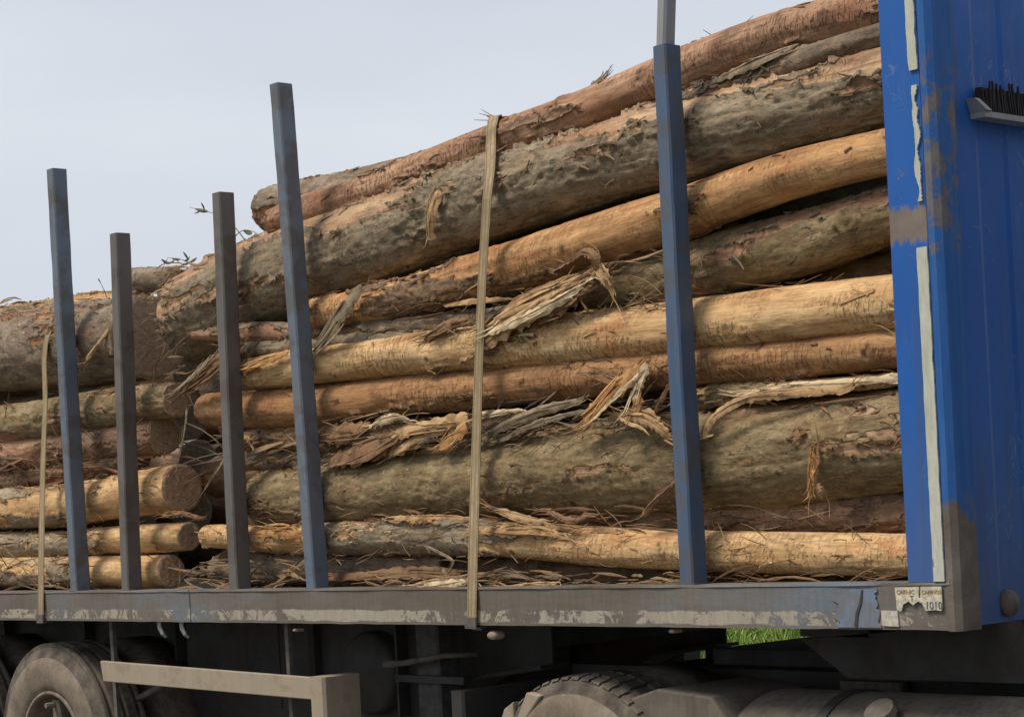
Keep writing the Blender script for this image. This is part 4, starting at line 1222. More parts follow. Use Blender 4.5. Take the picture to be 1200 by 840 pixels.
make_log("brown peeled log directly under the longest orange log", [(238, 480, 32), (252, 480, 38), (300, 479, 43), (380, 474, 50), (470, 464, 50), (560, 455, 49), (700, 440, 49), (820, 428, 50), (940, 417, 50), (1110, 402, 50)],
         0.14, [tuple(.5 * a + .5 * b for a, b in zip(p, q)) for p, q in zip(ORANGE, BROWN)], BROWNB, fr([(0, -.3), (.3, -.16), (.45, -.09), (.6, -.10), (1, -.16)]), 11, 1.0, 0.7, flakes=70, flake_mat=SH_BROWN, knots=6)
make_log("pale splintered pole resting on the thick mossy log's front end", [(818, 466, 24), (870, 461, 24), (940, 455, 20), (1050, 445, 15), (1110, 439, 14)], 0.17, PALE, OLIVE, fr([(0, .12), (.3, .04), (.45, -.16), (1, -.22)]), 12, 0.4, 0.6, flakes=50, flake_mat=SH_PALE, seg=32)
make_log("flattened brown log under the brown peeled log's rear end", [(286, 514, 22), (330, 512, 28), (400, 510, 36), (470, 508, 34), (560, 500, 28), (640, 492, 22)], 0.20, ORANGE, BROWNB, fr([(0, .12), (.3, .02), (1, .08)]), 13, 0.3, 0.8, flakes=80, flake_mat=SH_MIX, flk=1.3)
make_log("grey brown log half hidden above the thick mossy log's rear end", [(286, 540, 20), (340, 536, 26), (420, 540, 28), (520, 530, 28)], 0.24, BROWN, GREYB, 0.12, 14, flakes=30, flake_mat=SH_GREY)
make_log("thickest mossy brown log of the lower stack, widest at the headboard", [(304, 586, 56), (320, 585, 62), (380, 580, 70), (480, 568, 88), (540, 562, 96), (600, 556, 102), (700, 548, 112), (820, 540, 118), (930, 530, 122), (1055, 516, 124), (1120, 508, 124)],
         0.115, TANBK, OLIVE, fr([(0, .12), (.5, .13), (1, .12)]), 15, 0.5, 0.7, 0.006, 1.25, flakes=160, flake_mat=SH_BROWN, knots=14, top=-0.05, seg=120, dens=220)
make_log("dull brown log sunk behind the lowest pale log's front half", [(560, 600, 40), (700, 606, 46), (830, 607, 54), (940, 603, 56), (1055, 600, 58), (1110, 598, 58)], 0.24, PINKBR, BROWNB, 0.03, 16, 0.8, 0.8, flakes=40, flake_mat=SH_BROWN)
make_log("lowest long pale log, half barked, reaching the headboard's foot", [(242, 628, 26), (270, 629, 29), (330, 632, 31), (390, 630, 36), (500, 628, 42), (560, 629, 44), (620, 634, 44), (700, 640, 46), (820, 645, 48), (930, 647, 49), (1060, 650, 50), (1110, 651, 50)],
         0.12, PALE, GREENB, fr([(0, -.12), (.18, -.1), (.24, .08), (.42, .06), (.5, -.04), (.56, -.3), (1, -.4)]), 17, 0.9, 0.4, 0.007, 1.0, flakes=110, flake_mat=SH_PALE, knots=7)
make_log("grey log lying on the deck below the half barked pale log", [(255, 668, 30), (330, 664, 40), (400, 664, 42), (480, 664, 42), (530, 664, 40)], 0.20, BROWN, GREYB, 0.12, 18, flakes=60, flake_mat=SH_MIX)
make_log("short stubby log end under the pale log, beside the longer strap", [(500, 672, 30), (560, 668, 34), (640, 666, 34)], 0.27, PINKBR, BROWNB, 0.08, 19, end=END_B, flakes=30)
make_log("dark log on the deck beneath the pale log's front half", [(640, 668, 30), (800, 672, 34), (950, 676, 36), (1100, 678, 36)], 0.30, BROWN, BROWNB, 0.1, 20, flakes=20)

# --- the rear bundle, its sawn ends face the gap
make_log("thickest grey log of the rear stack, left of the brown stakes", [(-420, 452, 76), (-200, 432, 82), (-40, 418, 88), (60, 408, 94), (140, 399, 98), (176, 395, 100)], 0.14, BROWN, GREYB, 0.16, 21, 0.3, 0.5, 0.009, 1.2, end=END_B, flakes=120, flake_mat=SH_GREY, knots=6, top=-0.08, seg=96)
make_log("tan flaking log on top of the rear stack behind leftmost stake", [(-420, 430, 40), (-200, 405, 42), (-20, 384, 44), (80, 370, 44), (165, 360, 42)], 0.40, PALE, OLIVE, 0.0, 22, 0.4, 0.7, end=END_B, flakes=120, flake_mat=SH_PALE)
make_log("short dark sawn log perched on the rear stack, between the brown stakes", [(146, 328, 26), (168, 328, 27), (203, 327, 28)], 0.45, BROWN, GREYB, 0.3, 23, end=END_B, flakes=6, flake_mat=SH_GREY, knots=1, seg=36)
make_log("yellow green log directly below the thickest grey rear log", [(-420, 545, 36), (-200, 524, 40), (-40, 505, 46), (80, 487, 46), (150, 476, 44), (207, 468, 40)], 0.15, PINKBR, OLIVE, 0.09, 24, 0.5, 0.6, end=END_A, flakes=60, flake_mat=SH_BROWN)
make_log("dark pinkish log below the yellow green rear log", [(-420, 580, 36), (-200, 560, 40), (-40, 541, 44), (70, 527, 44), (150, 515, 44), (192, 509, 44)], 0.18, PINKBR, BROWNB, 0.04, 25, 0.5, 0.8, end=END_B, flakes=70, flake_mat=SH_BROWN)
make_log("reddish shaggy log squeezed above the thickest sawn rear log", [(-420, 600, 30), (-200, 583, 34), (-40, 566, 38), (60, 552, 38), (130, 542, 36), (160, 538, 34)], 0.22, PINKBR, BROWNB, -0.02, 26, 0.4, 0.8, flakes=80, flake_mat=SH_BROWN)
make_log("pale log with the largest brown sawn end, rear stack", [(-420, 616, 34), (-200, 606, 38), (-40, 598, 44), (60, 592, 48), (130, 584, 52), (213, 572, 57)], 0.13, PALE, PALEB, fr([(0, 0.0), (.86, 0.0), (.93, -.22), (1, -.25)]), 27, 0.4, 0.6, end=END_A, flakes=90, flake_mat=SH_MIX, seg=64)
make_log("slender mottled log with sawn end touching the lowest pale log", [(-420, 650, 24), (-200, 644, 26), (-40, 640, 28), (60, 637, 29), (130, 633, 31), (222, 628, 34)], 0.17, PALE, PALEB, fr([(0, 0.04), (.86, 0.04), (.93, -.22), (1, -.25)]), 28, 0.4, 0.6, end=END_B, flakes=60, flake_mat=SH_MIX, seg=44)
make_log("lowest sawn log of the rear stack, resting on the deck", [(-420, 684, 28), (-200, 678, 30), (-40, 671, 34), (60, 669, 36), (130, 669, 37), (200, 669, 38)], 0.14, PALE, PALEB, fr([(0, -0.02), (.86, -0.02), (.93, -.22), (1, -.25)]), 29, 0.4, 0.6, end=END_A, flakes=60, flake_mat=SH_PALE, seg=48)

# --- logs buried behind these, only glimpsed through the gaps
rs = np.random.RandomState(5)
ZA = sorted((p.x, p.z) for p in [at(*q, 0.3) for q in ((-420, 462), (-40, 425), (170, 405), (215, 385), (330, 330), (480, 275), (690, 205), (870, 155), (1035, 112), (1100, 95))])
def ztop(x):                     # just under the top of the load along the trailer
    return float(np.interp(x, [p[0] for p in ZA], [p[1] for p in ZA]))
cnt = 0
for ri, Y in enumerate((0.56, 0.92, 1.40, 1.95)):
    for side in (0, 1):
        NL = (5, 6)[side]
        for k in range(NL):
            x0, x1 = ((XREAR + rs.uniform(0.1, 0.6), at(150, 560, 0.6).x + rs.uniform(-1.0, -0.5)), (at(262, 560, 0.6).x + rs.uniform(0, .25), XH0 - 0.05))[side]
            W4 = []
            dy = rs.uniform(-0.05, 0.05)
            for q in range(5):
                x = x0 + (x1 - x0) * q / 4
                sp = (ztop(x) + 0.06 - 1.34) / NL
                W4.append((x, Y + dy * math.cos(q * 1.7), 1.34 + sp * (k + 0.5) + rs.uniform(-.008, .008), sp * 0.5 * (1.04 if q else 0.95)))
            cnt += 1
            wd_, bk_ = [(BROWN, BROWNB), (PINKBR, GREYB), (ORANGE, BROWNB)][cnt % 3]
            make_log("dim log buried behind the front row of the %s stack" % ("rear", "front")[side], None, 0, wd_, bk_, 0.08, 60 + cnt, 0.3, 0.7, world=W4, flakes=0, seg=24, dens=24, knots=0,
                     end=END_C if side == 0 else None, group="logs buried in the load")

# ------------------------------------------------------------------ straps
def strap_wrap(last, centre, rad):
    """points over the round of the topmost log, relative to the strap's last point"""
    p = at(*last); c = at(*centre)
    return [(-0.95 * (c.y + rad * math.cos(a) - p.y) + 0.03 * k / 6, c.y + rad * math.cos(a) - p.y, c.z + rad * math.sin(a) - p.z) for k, a in enumerate([math.radians(d) for d in (180, 160, 140, 120, 100, 80, 60)])]
def strap2(label, pix, tail):
    P = [at(px, py, Y) for (px, py, Y) in pix]
    pts = [P[0] + Vector((0, 0.03, -0.004)), P[0] + Vector((0, 0.0, -0.012))] + P + [Vector((P[-1].x + dx, P[-1].y + dy, P[-1].z + dz)) for dx, dy, dz in tail]
    C, s = catmull([tuple(p) for p in pts], 90)
    m = MB(); wd, th = 0.050, 0.0035
    V, Fc = [], []
    for i in range(len(C)):
        t = Vector(C[min(i + 1, len(C) - 1)] - C[max(i - 1, 0)]).normalized()
        S = Vector((1, 0, 0)); S = (S - t * S.dot(t)).normalized(); N = S.cross(t)
        S = Matrix.Rotation(0.06 * math.sin(i * 0.21), 3, t) @ S
        c = Vector(C[i])
        V += [c - S * wd / 2 - N * th / 2, c + S * wd / 2 - N * th / 2, c + S * wd / 2 + N * th / 2, c - S * wd / 2 + N * th / 2]
    for i in range(len(C) - 1):
        for k in range(4):
            k2 = (k + 1) % 4
            Fc.append((i * 4 + k, i * 4 + k2, i * 4 + 4 + k2, i * 4 + 4 + k))
    m.add(V, Fc)
    o = m.build("strap", M_STRAP, None, origin=P[0])
    at_ = o.data.attributes.new("across", 'FLOAT', 'POINT'); at_.data.foreach_set("value", [-1.0, 1.0, 1.0, -1.0] * len(C))
    hx = P[0].x
    h = MB(); h.box(hx - 0.032, hx + 0.032, -0.016, -0.011, RAIL_Z0 - 0.006, RAIL_Z0 + 0.03); h.box(hx - 0.032, hx + 0.032, -0.016, 0.04, RAIL_Z0 - 0.012, RAIL_Z0 - 0.007)
    h.build("strap_hook", M_BAR, o)
    return setp(o, label, "strap", "webbing straps over the load")
strap2("long khaki webbing strap pulled over the topmost log in mid picture", [(553, 737, -0.008), (553.5, 690, -0.006), (557, 560, 0.05), (561, 430, 0.07), (565, 330, 0.075), (569, 262, 0.078), (571, 230, 0.08), (574.5, 200, 0.118)],
       strap_wrap((574.5, 200, 0.118), (578, 168, 0.305), 0.100) + [(-0.25, 0.6, -0.1), (-0.25, 1.2, -0.30), (-0.25, 2.15, -0.5), (-0.25, 2.345, -1.3)])
strap2("short thin khaki strap round the rear stack, beside the leftmost stake", [(48, 727, -0.008), (48, 693, -0.006), (50, 560, 0.06), (53, 470, 0.10), (52, 420, 0.118), (56, 392, 0.125), (63, 381, 0.16)],
       [(0.0, 0.05, 0.03), (0.0, 0.16, 0.08), (0.0, 0.6, 0.04), (0.0, 1.4, -0.1), (0.0, 2.2, -0.3), (0.0, 2.36, -1.0)])

# ------------------------------------------------------------------ larger bark strips one can tell apart
def strip(label, pix, w0, w1, mat, curl=0.5, twist=0.0, thick=0.004, mid=None, boost=1.25, nrm=(0.3, -0.9, 0.4), name="bark_strip", group="bark strips among the logs", frayed=0):
    """pix: (px, py, Y) along the strip; w0, w1: width in px at its ends, mid in the middle"""
    P = [at(*p) for p in pix]
    C, s = catmull([tuple(p) for p in P], max(10, 7 * len(P)))
    sc = mpp(pix[0][0], pix[0][1], pix[0][2])
    def wf(u):
        b = w0 + (w1 - w0) * u
        if mid is not None: b = b * (1 - math.sin(u * math.pi)) + mid * math.sin(u * math.pi)
        b *= 1 + 0.05 * math.sin(u * 7 + w0)
        return max(0.002, b * sc * boost)
    m = MB()
    rs = random.Random(int(pix[0][0] * 7 + pix[0][1]))
    pts = [Vector(c) + Vector((0, rs.uniform(-1, 1) * 0.0006, rs.uniform(-1, 1) * 0.0008)) for c in C]
    # a thin torn sheet with jagged edges, and splinters that peel off it at their own angles
    npt = len(pts); nv = Vector(nrm)
    jag = [rs.uniform(0.62, 1.1) for _ in range(npt)]
    jag[0] *= 0.45; jag[-1] *= 0.4
    def wj(u):
        k = u * (npt - 1); a = int(k); b = min(a + 1, npt - 1)
        return max(0.002, wf(u) * (jag[a] * (1 - (k - a)) + jag[b] * (k - a)))
    m.ribbon(pts, wj, nv, curl, thick * 0.55, twist, 7)
    wmaxpx = max(w0, w1, mid or 0)
    for b in range(max(2, int(wmaxpx / 4))):
        L0 = rs.uniform(0.3, 0.8); u0 = rs.uniform(-0.04, 1.04 - L0)
        q0 = rs.uniform(-0.42, 0.42); q1 = q0 + rs.uniform(-0.35, 0.35)
        sub = []; lift = rs.uniform(0.001, 0.010); up = rs.choice([0, 1])
        for k in range(7):
            u = min(1, max(0, u0 + L0 * k / 6)); i = int(u * (npt - 1))
            t = (pts[min(i + 1, npt - 1)] - pts[max(i - 1, 0)]).normalized()
            N = (nv - t * nv.dot(t)).normalized(); N = Matrix.Rotation(twist * u, 3, t) @ N; S = t.cross(N)
            qq = q0 + (q1 - q0) * k / 6
            e = k / 6 if up else 1 - k / 6
            sub.append(pts[i] + t * (0.0005 * k) + S * (qq * wf(u)) + N * (0.0025 + lift * e * e * 1.5))
        wd = wmaxpx * sc * rs.uniform(0.10, 0.30)
        kk = rs.uniform(0, 6)
        m.ribbon(sub, lambda u: max(0.001, wd * (0.25 + 0.75 * min(1, 5 * u, 5 * (1 - u))) * (0.8 + 0.2 * math.sin(u * 11 + kk))), nv + Vector((rs.uniform(-.4, .4), 0, rs.uniform(-.4, .4))), rs.uniform(0.2, 0.9), 0.0014, rs.gauss(0, 0.5), 4)
    for _ in range(frayed * 2 + 3):                              # split fibres along its edges and ends
        i = rs.choice([0, len(pts) - 1, rs.randrange(len(pts))])
        d = (pts[-1] - pts[0]).normalized() * (1 if i > len(pts) / 2 else -1)
        q0 = pts[i] + Vector((rs.uniform(-1, 1), 0, rs.uniform(-1, 1))) * wf(i / len(pts)) * 0.4
        ln = rs.uniform(0.03, 0.09)
        e = Vector((rs.uniform(-.4, .4), rs.uniform(-.5, .1), rs.uniform(-.4, .4)))
        m.ribbon([q0 - d * 0.03, q0 + (d + e * .3) * ln * .5, q0 + (d + e) * ln], lambda u: 0.006 * (1 - u) + 0.001, nrm, 0.3, 0.0015, 0.6, 3)
    o = m.build(name, mat, None, origin=P[0], smooth=False)
    return setp(o, label, "bark strip", group)

strip("broad splintered tan bark slab fanning out right of the long strap", [(563, 398, .09), (600, 372, .085), (650, 345, .09), (692, 322, .12)], 30, 8, ST_TAN, 0.7, 0.2, mid=34, frayed=16)
strip("pale inner splinter lying on the broad splintered slab", [(572, 390, .075), (610, 374, .06), (655, 352, .07), (688, 330, .10)], 9, 4, ST_PALE, 0.6, 0.3, mid=13, frayed=8)
strip("brown bark sheet edge above the broad splintered slab", [(560, 385, .12), (610, 352, .12), (660, 330, .14), (690, 316, .16)], 10, 5, ST_BROWN, 0.5, 0.2, mid=14, frayed=6)
strip("ragged bark loop curling round a dark hole above the slab", [(690, 330, .13), (697, 315, .10), (696, 300, .09), (684, 294, .10), (668, 304, .12), (648, 318, .15)], 10, 5, ST_BROWN, 0.5, 0.6, mid=13, frayed=6)
strip("wide orange serrated bark strip leaning left of the blue stake", [(684, 492, .085), (705, 470, .07), (730, 448, .07), (752, 428, .09)], 22, 12, ST_ORANGE, 0.4, 0.1, mid=21, frayed=8)
strip("cream edge of the leaning serrated strip", [(694, 492, .070), (715, 470, .055), (738, 449, .055), (755, 432, .08)], 5, 4, ST_PALE, 0.3, 0.0, mid=6)
strip("upright pale bark stick beside the serrated strip", [(757, 424, .09), (750, 446, .07), (742, 470, .065)], 12, 13, ST_PALE, 0.8, 0.1)
strip("small orange broken end under the upright pale stick", [(746, 466, .06), (747, 474, .055), (742, 480, .06)], 14, 10, ST_ORANGE, 0.8, 0.0)
strip("curled pale orange bark scrap pointing at the blue stake", [(724, 486, .085), (740, 485, .065), (758, 490, .06), (772, 502, .06), (785, 514, .07)], 12, 9, ST_TAN, 0.9, 0.5, mid=20, frayed=6)
strip("brown stick leaning on the blue stake near the deck", [(752, 604, .10), (772, 580, .08), (792, 562, .06), (800, 552, .07)], 12, 9, ST_BROWN, 1.2, 0.0, thick=0.006)
strip("brown splinter leaning against the blue stake at mid height", [(766, 486, .12), (776, 466, .09), (785, 450, .08)], 8, 6, ST_BROWN, 0.6, 0.2)
strip("flat grey bark blade standing beside the tall stake", [(368, 412, .10), (385, 388, .085), (404, 360, .085), (424, 334, .10)], 12, 9, ST_GREY, 0.5, 0.1, mid=20)
strip("cream curl of bark below the brown peeled log", [(433, 500, .11), (448, 492, .085), (466, 489, .085), (480, 492, .11)], 6, 4, ST_PALE, 0.9, 0.3, mid=12)
strip("long tan bark strip sloping up toward the long strap", [(440, 516, .12), (470, 506, .095), (505, 497, .09), (548, 488, .10)], 13, 12, ST_TAN, 0.5, 0.2, mid=15, frayed=6)
strip("brown bark sheet under the long tan strip", [(385, 540, .12), (420, 528, .10), (455, 512, .10), (485, 500, .12)], 16, 10, ST_BROWN, 0.5, 0.2, mid=30, frayed=6)
strip("orange bark chip just left of the long strap", [(515, 522, .10), (530, 512, .085), (546, 498, .09)], 12, 15, ST_ORANGE, 0.5, 0.1, mid=18)
strip("small pale grey twig end left of the orange chip", [(488, 521, .11), (498, 516, .09), (512, 512, .11)], 8, 7, ST_GREY, 1.3, 0.0)
strip("pale tube of bark just right of the long strap", [(562, 485, .12), (585, 482, .10), (612, 480, .12)], 12, 8, ST_PALE, 1.4, 0.0)
strip("grey bark ribbon rising from the thick mossy log", [(560, 518, .13), (590, 498, .11), (630, 482, .11), (680, 470, .13)], 14, 6, ST_GREY, 0.6, 0.4, mid=13, frayed=6)
strip("second thinner grey ribbon below the rising grey ribbon", [(585, 515, .13), (620, 500, .11), (660, 487, .12), (700, 480, .15)], 8, 4, ST_GREY, 0.6, 0.4, mid=7, frayed=4)
strip("tan stick propped on the thickest grey rear log", [(101, 421, .10), (113, 404, .10), (127, 386, .12)], 7, 6, ST_TAN, 1.2, 0.0)
strip("tan bark flap hanging from the shaggy upper log", [(504, 282, .12), (504, 262, .105), (508, 240, .11), (524, 205, .18)], 12, 4, ST_TAN, 0.5, 0.1, mid=14)
strip("long curved tan bark ribbon draped over the thick mossy log's top", [(824, 514, .10), (832, 494, .085), (850, 478, .085), (880, 466, .10), (930, 461, .12), (990, 456, .13)], 8, 6, ST_TAN, 0.5, 0.4, mid=11, frayed=8)
strip("cream bark ribbon along the pale splintered pole", [(870, 462, .15), (930, 452, .14), (990, 448, .14), (1052, 442, .15)], 8, 10, ST_PALE, 0.6, 0.2, mid=9, frayed=10)
strip("orange frayed bark tongue hanging on the thick mossy log", [(955, 540, .10), (952, 556, .09), (951, 572, .10)], 14, 5, ST_ORANGE, 0.6, 0.2, mid=12, frayed=10)
strip("small tan bark tail under the orange frayed tongue", [(958, 566, .10), (961, 576, .10), (966, 582, .12)], 5, 6, ST_TAN, 0.5, 0.2)
strip("pink brown sliver on the half barked pale log left of the strap", [(462, 607, .115), (490, 606, .10), (520, 606, .10), (555, 608, .115)], 6, 5, ST_TAN, 0.4, 0.2)
strip("yellowish splinter lying on the deck left of the long strap", [(484, 688, .06), (505, 684, .05), (530, 683, .05), (552, 680, .07)], 9, 5, ST_PALE, 0.5, 0.2, mid=11, frayed=8)
strip("yellowish splinter lying on the deck right of the long strap", [(602, 690, .06), (620, 687, .05), (650, 684, .05)], 8, 4, ST_TAN, 0.5, 0.2, mid=9, frayed=6)
strip("brown plank like bark on the grey deck log", [(385, 676, .16), (430, 674, .15), (490, 670, .15), (540, 672, .17)], 9, 8, ST_BROWN, 0.3, 0.1, mid=13, frayed=4)
strip("bent grey twig dangling left of the long strap above the deck", [(500, 640, .10), (520, 650, .08), (530, 658, .08), (524, 672, .10)], 4, 4, ST_GREY, 1.0, 0.3)
strip("dark bark sheet tilted against the brown stake at mid height", [(212, 462, .10), (232, 444, .085), (255, 424, .085), (280, 404, .10)], 10, 10, ST_BROWN, 0.4, 0.2, mid=22, frayed=8)
strip("grey splinter along the tilted dark bark sheet", [(208, 456, .085), (226, 440, .07), (250, 416, .075)], 5, 4, ST_GREY, 0.5, 0.2, mid=7, frayed=8)
strip("thin grey twig between the largest sawn end and brown stake", [(240, 572, .12), (250, 558, .10), (262, 540, .12)], 3, 3, ST_GREY, 1.2, 0.0)
strip("thin hanging fibre above the largest sawn end", [(219, 478, .12), (216, 505, .10), (208, 545, .12)], 2.5, 2, ST_GREY, 0.6, 0.3)
strip("orange bark wedge on the longest orange log's rear tip", [(284, 432, .10), (305, 424, .085), (338, 412, .10)], 14, 5, ST_ORANGE, 0.6, 0.1, mid=12)
strip("wide frayed brown slab hanging below the orange log's middle", [(628, 372, .11), (655, 352, .095), (682, 334, .10), (706, 322, .13)], 24, 14, ST_BROWN, 0.6, 0.2, mid=28, frayed=10)
strip("tan bark tongue under the dark hole, pointing down right", [(700, 312, .11), (708, 326, .10), (716, 340, .12)], 18, 6, ST_TAN, 0.6, 0.3, mid=16, frayed=6)
strip("brown bark roll left of the long strap above the orange log", [(497, 396, .12), (510, 388, .10), (526, 380, .11), (548, 376, .12)], 12, 8, ST_BROWN, 0.9, 0.3, mid=16, frayed=8)
strip("grey flat splinter crossing behind the long strap's middle", [(520, 358, .16), (560, 352, .14), (600, 350, .16)], 5, 4, ST_TAN, 0.5, 0.1, mid=7)
strip("broad brown bark sheet below the rear end of the brown log", [(372, 508, .13), (405, 506, .115), (440, 504, .13)], 24, 16, ST_BROWN, 0.6, 0.1, mid=26, frayed=6)
strip("tan bark sheet bridging toward the orange chip", [(455, 530, .12), (480, 518, .10), (512, 506, .11)], 12, 8, ST_TAN, 0.5, 0.2, mid=18, frayed=8)
strip("reddish bark sheet curling over the half barked pale log", [(300, 622, .12), (330, 622, .10), (352, 628, .12)], 14, 10, ST_ORANGE, 0.7, 0.2, mid=18, frayed=8)
strip("tan torn bark lying on the pale log right of the strap", [(562, 622, .115), (590, 620, .10), (630, 622, .105), (660, 628, .12)], 10, 6, ST_TAN, 0.6, 0.2, mid=16, frayed=12)
strip("pale bark scrap hanging below the thick mossy log's middle", [(580, 596, .115), (610, 606, .10), (640, 612, .115)], 6, 4, ST_TAN, 0.6, 0.3, mid=9, frayed=6)
strip("brown root like scrap above the pale log beside the strap", [(640, 598, .12), (668, 610, .10), (690, 604, .115)], 5, 4, ST_BROWN, 0.7, 0.3, mid=8, frayed=6)
strip("dark torn bark hanging left of the blue stake, below mid height", [(700, 438, .115), (722, 446, .10), (748, 442, .11)], 14, 8, ST_BROWN, 0.6, 0.3, mid=16, frayed=8)
strip("curled bark sliver touching the largest sawn end", [(190, 604, .13), (214, 602, .11), (236, 608, .13)], 5, 4, ST_BROWN, 0.7, 0.3, mid=7, frayed=4)
strip("dark bark scrap standing on topmost log near the sky", [(584, 140, .30), (610, 137, .29), (640, 136, .30), (690, 145, .26)], 7, 3, ST_BROWN, 0.5, 0.5, mid=10, frayed=12)
strip("tiny bark tuft against the sky on topmost log", [(692, 104, .32), (696, 98, .31), (702, 95, .32)], 6, 5, ST_GREY, 0.6, 0.3, frayed=5)
strip("small bark tuft on topmost log near the galvanised extension", [(846, 42, .32), (853, 39, .31), (860, 36, .32)], 6, 5, ST_GREY, 0.6, 0.3, frayed=5)
strip("pale flat bark lens between topmost log and thin pole", [(830, 98, .20), (870, 80, .18), (935, 52, .20)], 6, 4, ST_GREY, 0.4, 0.1, mid=12)

# ------------------------------------------------------------------ shredded bark that fills the gaps
def shreds(label, x0, y0, x1, y1, Y0, Y1, n, mat, lmin=25, lmax=90, ang=0.25, slope=-0.08, wmax=3.2, seed=1):
    rs = random.Random(seed * 101)
    m = MB()
    for _ in range(n):
        px, py, Y = rs.uniform(x0, x1), rs.uniform(y0, y1), rs.uniform(Y0, Y1)
        a = rs.gauss(0, ang) + math.atan(slope)
        L = rs.uniform(lmin, lmax) if rs.random() < 0.75 else rs.uniform(8, 25)
        c, s = math.cos(a), math.sin(a)
        bow = rs.gauss(0, 0.12) * L; dy = rs.gauss(0, 0.02)
        P = []
        for q in range(5):
            u = q / 4 - 0.5
            b = bow * (1 - 4 * u * u) * 0.5
            P.append(at(px + c * L * u - s * b, py + s * L * u + c * b + 0.1 * L * (u * u), max(0.035, Y + dy * u * 2)))
        wd = rs.uniform(0.8, wmax) * mpp(px, py, Y)
        m.ribbon(P, lambda u, w0=wd: w0 * (1 - 0.7 * abs(2 * u - 1) ** 5) * (0.75 + 0.25 * math.sin(u * 9 + w0 * 4000)) + 0.0008, (rs.gauss(0, .4), -1, rs.gauss(0.3, .5)), rs.uniform(0, 0.8), 0.0018, rs.gauss(0, 1.0), 3)
    o = m.build("bark_shreds", mat, None, origin=at((x0 + x1) / 2, y1, Y1), kind="stuff")
    setp(o, label, "bark shreds")
shreds("tangle of grey fibres under the brown peeled log right of the strap", 560, 465, 790, 515, .13, .24, 70, SH_GREY, slope=-0.28, wmax=5, seed=1)
shreds("shredded brown bark under the orange log in mid picture", 430, 335, 600, 385, .14, .24, 60, SH_BROWN, wmax=6, lmax=70, seed=2)
shreds("wiry bark shreds right of the dark hole, left of the blue stake", 690, 290, 800, 375, .15, .26, 60, SH_MIX, ang=0.5, slope=-0.2, wmax=4, seed=3)
shreds("bark litter below the mossy grey log beside the headboard", 815, 330, 1040, 352, .20, .32, 60, SH_BROWN, slope=-0.15, seed=4)
shreds("straw like fibres in the gap between the two stacks", 222, 505, 300, 548, .16, .40, 16, SH_GREY, slope=0.05, lmin=30, wmax=2.5, seed=5)
shreds("bark litter above the thick mossy log's rear end", 295, 500, 560, 550, .13, .22, 50, SH_MIX, slope=-0.15, wmax=8, lmax=70, seed=6)
shreds("dark shreds between thick mossy log and lowest pale log", 420, 595, 800, 622, .12, .24, 80, SH_BROWN, slope=0.04, wmax=4.5, seed=7)
shreds("bark crumbs and splinters strewn along the deck edge in mid picture", 440, 672, 800, 690, .05, .22, 130, SH_MIX, slope=0.0, ang=0.2, lmin=15, lmax=60, wmax=4.5, seed=8)
shreds("splinters heaped on the deck around the brown stakes", 215, 655, 350, 692, .05, .24, 55, SH_MIX, slope=-0.1, ang=0.35, lmin=15, lmax=60, wmax=6, seed=9)
shreds("bark shreds on the deck at the lower left", -20, 618, 130, 690, .11, .26, 70, SH_MIX, slope=-0.05, ang=0.35, lmin=15, lmax=70, wmax=5, seed=10)
shreds("reddish shreds among the lower rear logs", -20, 528, 190, 575, .14, .26, 60, SH_BROWN, slope=-0.12, lmin=15, lmax=60, wmax=6, seed=11)
shreds("flaky tan litter along the rear stack's top", -20, 352, 180, 378, .30, .50, 100, SH_PALE, slope=-0.14, lmin=10, lmax=30, wmax=5, seed=12)
shreds("loose litter where the shaggy upper log meets the rear stack", 190, 305, 330, 345, .16, .42, 100, SH_MIX, slope=-0.35, ang=0.5, lmin=10, lmax=30, wmax=5, seed=13)
shreds("dark litter on the deck beneath the pale log's front half", 800, 668, 1055, 684, .06, .24, 70, SH_BROWN, slope=0.0, lmin=20, lmax=90, seed=15)
shreds("shreds between the pale splintered pole and brown peeled log", 820, 438, 1050, 462, .18, .26, 50, SH_MIX, slope=-0.07, seed=16)

shreds("fine fibres hanging in the middle of the load", 470, 330, 790, 400, .10, .20, 60, SH_MIX, slope=-0.25, ang=0.5, lmin=15, lmax=55, wmax=1.8, seed=21)
shreds("fine fibres below the brown peeled log", 380, 480, 800, 530, .09, .18, 110, SH_MIX, slope=-0.25, ang=0.5, lmin=12, lmax=60, wmax=1.8, seed=22)
shreds("fine dark fibres hanging between the lower rear logs", -20, 470, 230, 690, .11, .20, 100, SH_BROWN, slope=-0.1, ang=0.7, lmin=10, lmax=40, wmax=1.6, seed=23)
shreds("torn scraps round the upper log's rear end", 180, 325, 300, 450, .12, .22, 70, SH_MIX, slope=-0.6, ang=0.5, lmin=10, lmax=45, wmax=4, seed=24)
shreds("hair like fibres under the thick mossy log", 300, 590, 1050, 660, .10, .16, 110, SH_MIX, slope=0.03, ang=0.5, lmin=10, lmax=50, wmax=1.6, seed=25)

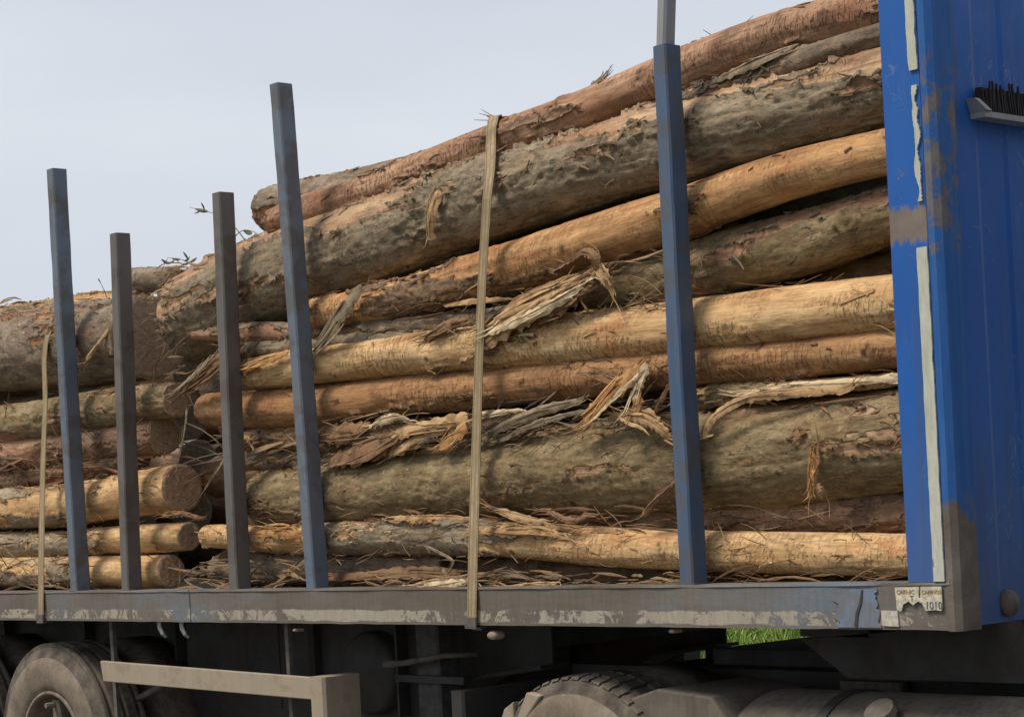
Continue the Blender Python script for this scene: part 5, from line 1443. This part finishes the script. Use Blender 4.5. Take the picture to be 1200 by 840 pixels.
# ------------------------------------------------------------------ leafy twigs on top of the load
def leafy_twig(label, pix, leaves, r=0.003):
    P = [at(*p) for p in pix]
    C, s = catmull([tuple(p) for p in P], 14)
    root = empty("leafy_twig", P[0])
    m = MB(); m.tube([Vector(c) for c in C], [r * (1 - 0.6 * i / 13) for i in range(14)], 6)
    m.build("stem", M_TWIG, root, smooth=True)
    for (px, py, Y, dx, dy) in leaves:
        a = at(px, py, Y); b = at(px + dx * 0.75, py + dy * 0.75, Y - 0.02)
        d = b - a; L = d.length; d.normalize()
        sd = d.cross(Vector((0.4, -0.8, 0.3))).normalized(); nn = d.cross(sd)
        V, Fc = [], []
        n = 6
        for i in range(n + 1):
            u = i / n; wv = 0.10 * L * math.sin(math.pi * min(1, u * 0.96 + 0.04)) ** 0.8
            c = a + d * L * u + nn * (0.06 * L * math.sin(u * math.pi))
            V += [c - sd * wv + nn * wv * .3, c, c + sd * wv + nn * wv * .3]
        for i in range(n):
            for k in range(2):
                Fc.append((i * 3 + k, i * 3 + k + 1, i * 3 + 4 + k, i * 3 + 3 + k))
        mm = MB(); mm.add(V, Fc); lo = mm.build("leaf", M_LEAF, root, smooth=True)
        sm = lo.modifiers.new("thickness", 'SOLIDIFY'); sm.thickness = 0.001
    setp(root, label, "twig", "twigs on top of the load")
leafy_twig("thin leafy twig sticking out left of the brown stake's top", [(296, 296, .30), (280, 272, .29), (262, 254, .28), (246, 249, .26), (222, 243, .25)], [(244, 248, .26, -22, -5), (240, 247, .26, -6, -13), (236, 246, .26, -12, 6)])
leafy_twig("leafy twig clump on the load left of the brown stake", [(262, 336, .36), (245, 322, .34), (230, 312, .33), (212, 304, .30), (196, 302, .30)], [(221, 305, .30, -9, -14), (232, 311, .30, 14, -8), (212, 304, .30, -16, -2), (205, 304, .30, -12, 8), (236, 314, .3, 16, 2), (215, 306, .3, 10, -8)])
leafy_twig("bare wiry twig right of the brown stake's top", [(270, 300, .34), (274, 280, .32), (285, 270, .3), (298, 272, .3), (306, 278, .3)], [(285, 270, .3, 14, 5)])
leafy_twig("small twig beside the short dark sawn log", [(130, 368, .42), (124, 345, .42), (120, 336, .4), (116, 328, .4)], [(118, 332, .4, -5, -8)])
leafy_twig("green sprig lying on the tan flaking log", [(92, 372, .30), (108, 366, .28), (124, 362, .28)], [(96, 371, .28, 10, -5), (104, 367, .28, 12, 4), (112, 365, .28, 10, -6), (120, 363, .28, 12, 3), (100, 369, .28, -9, 4)])
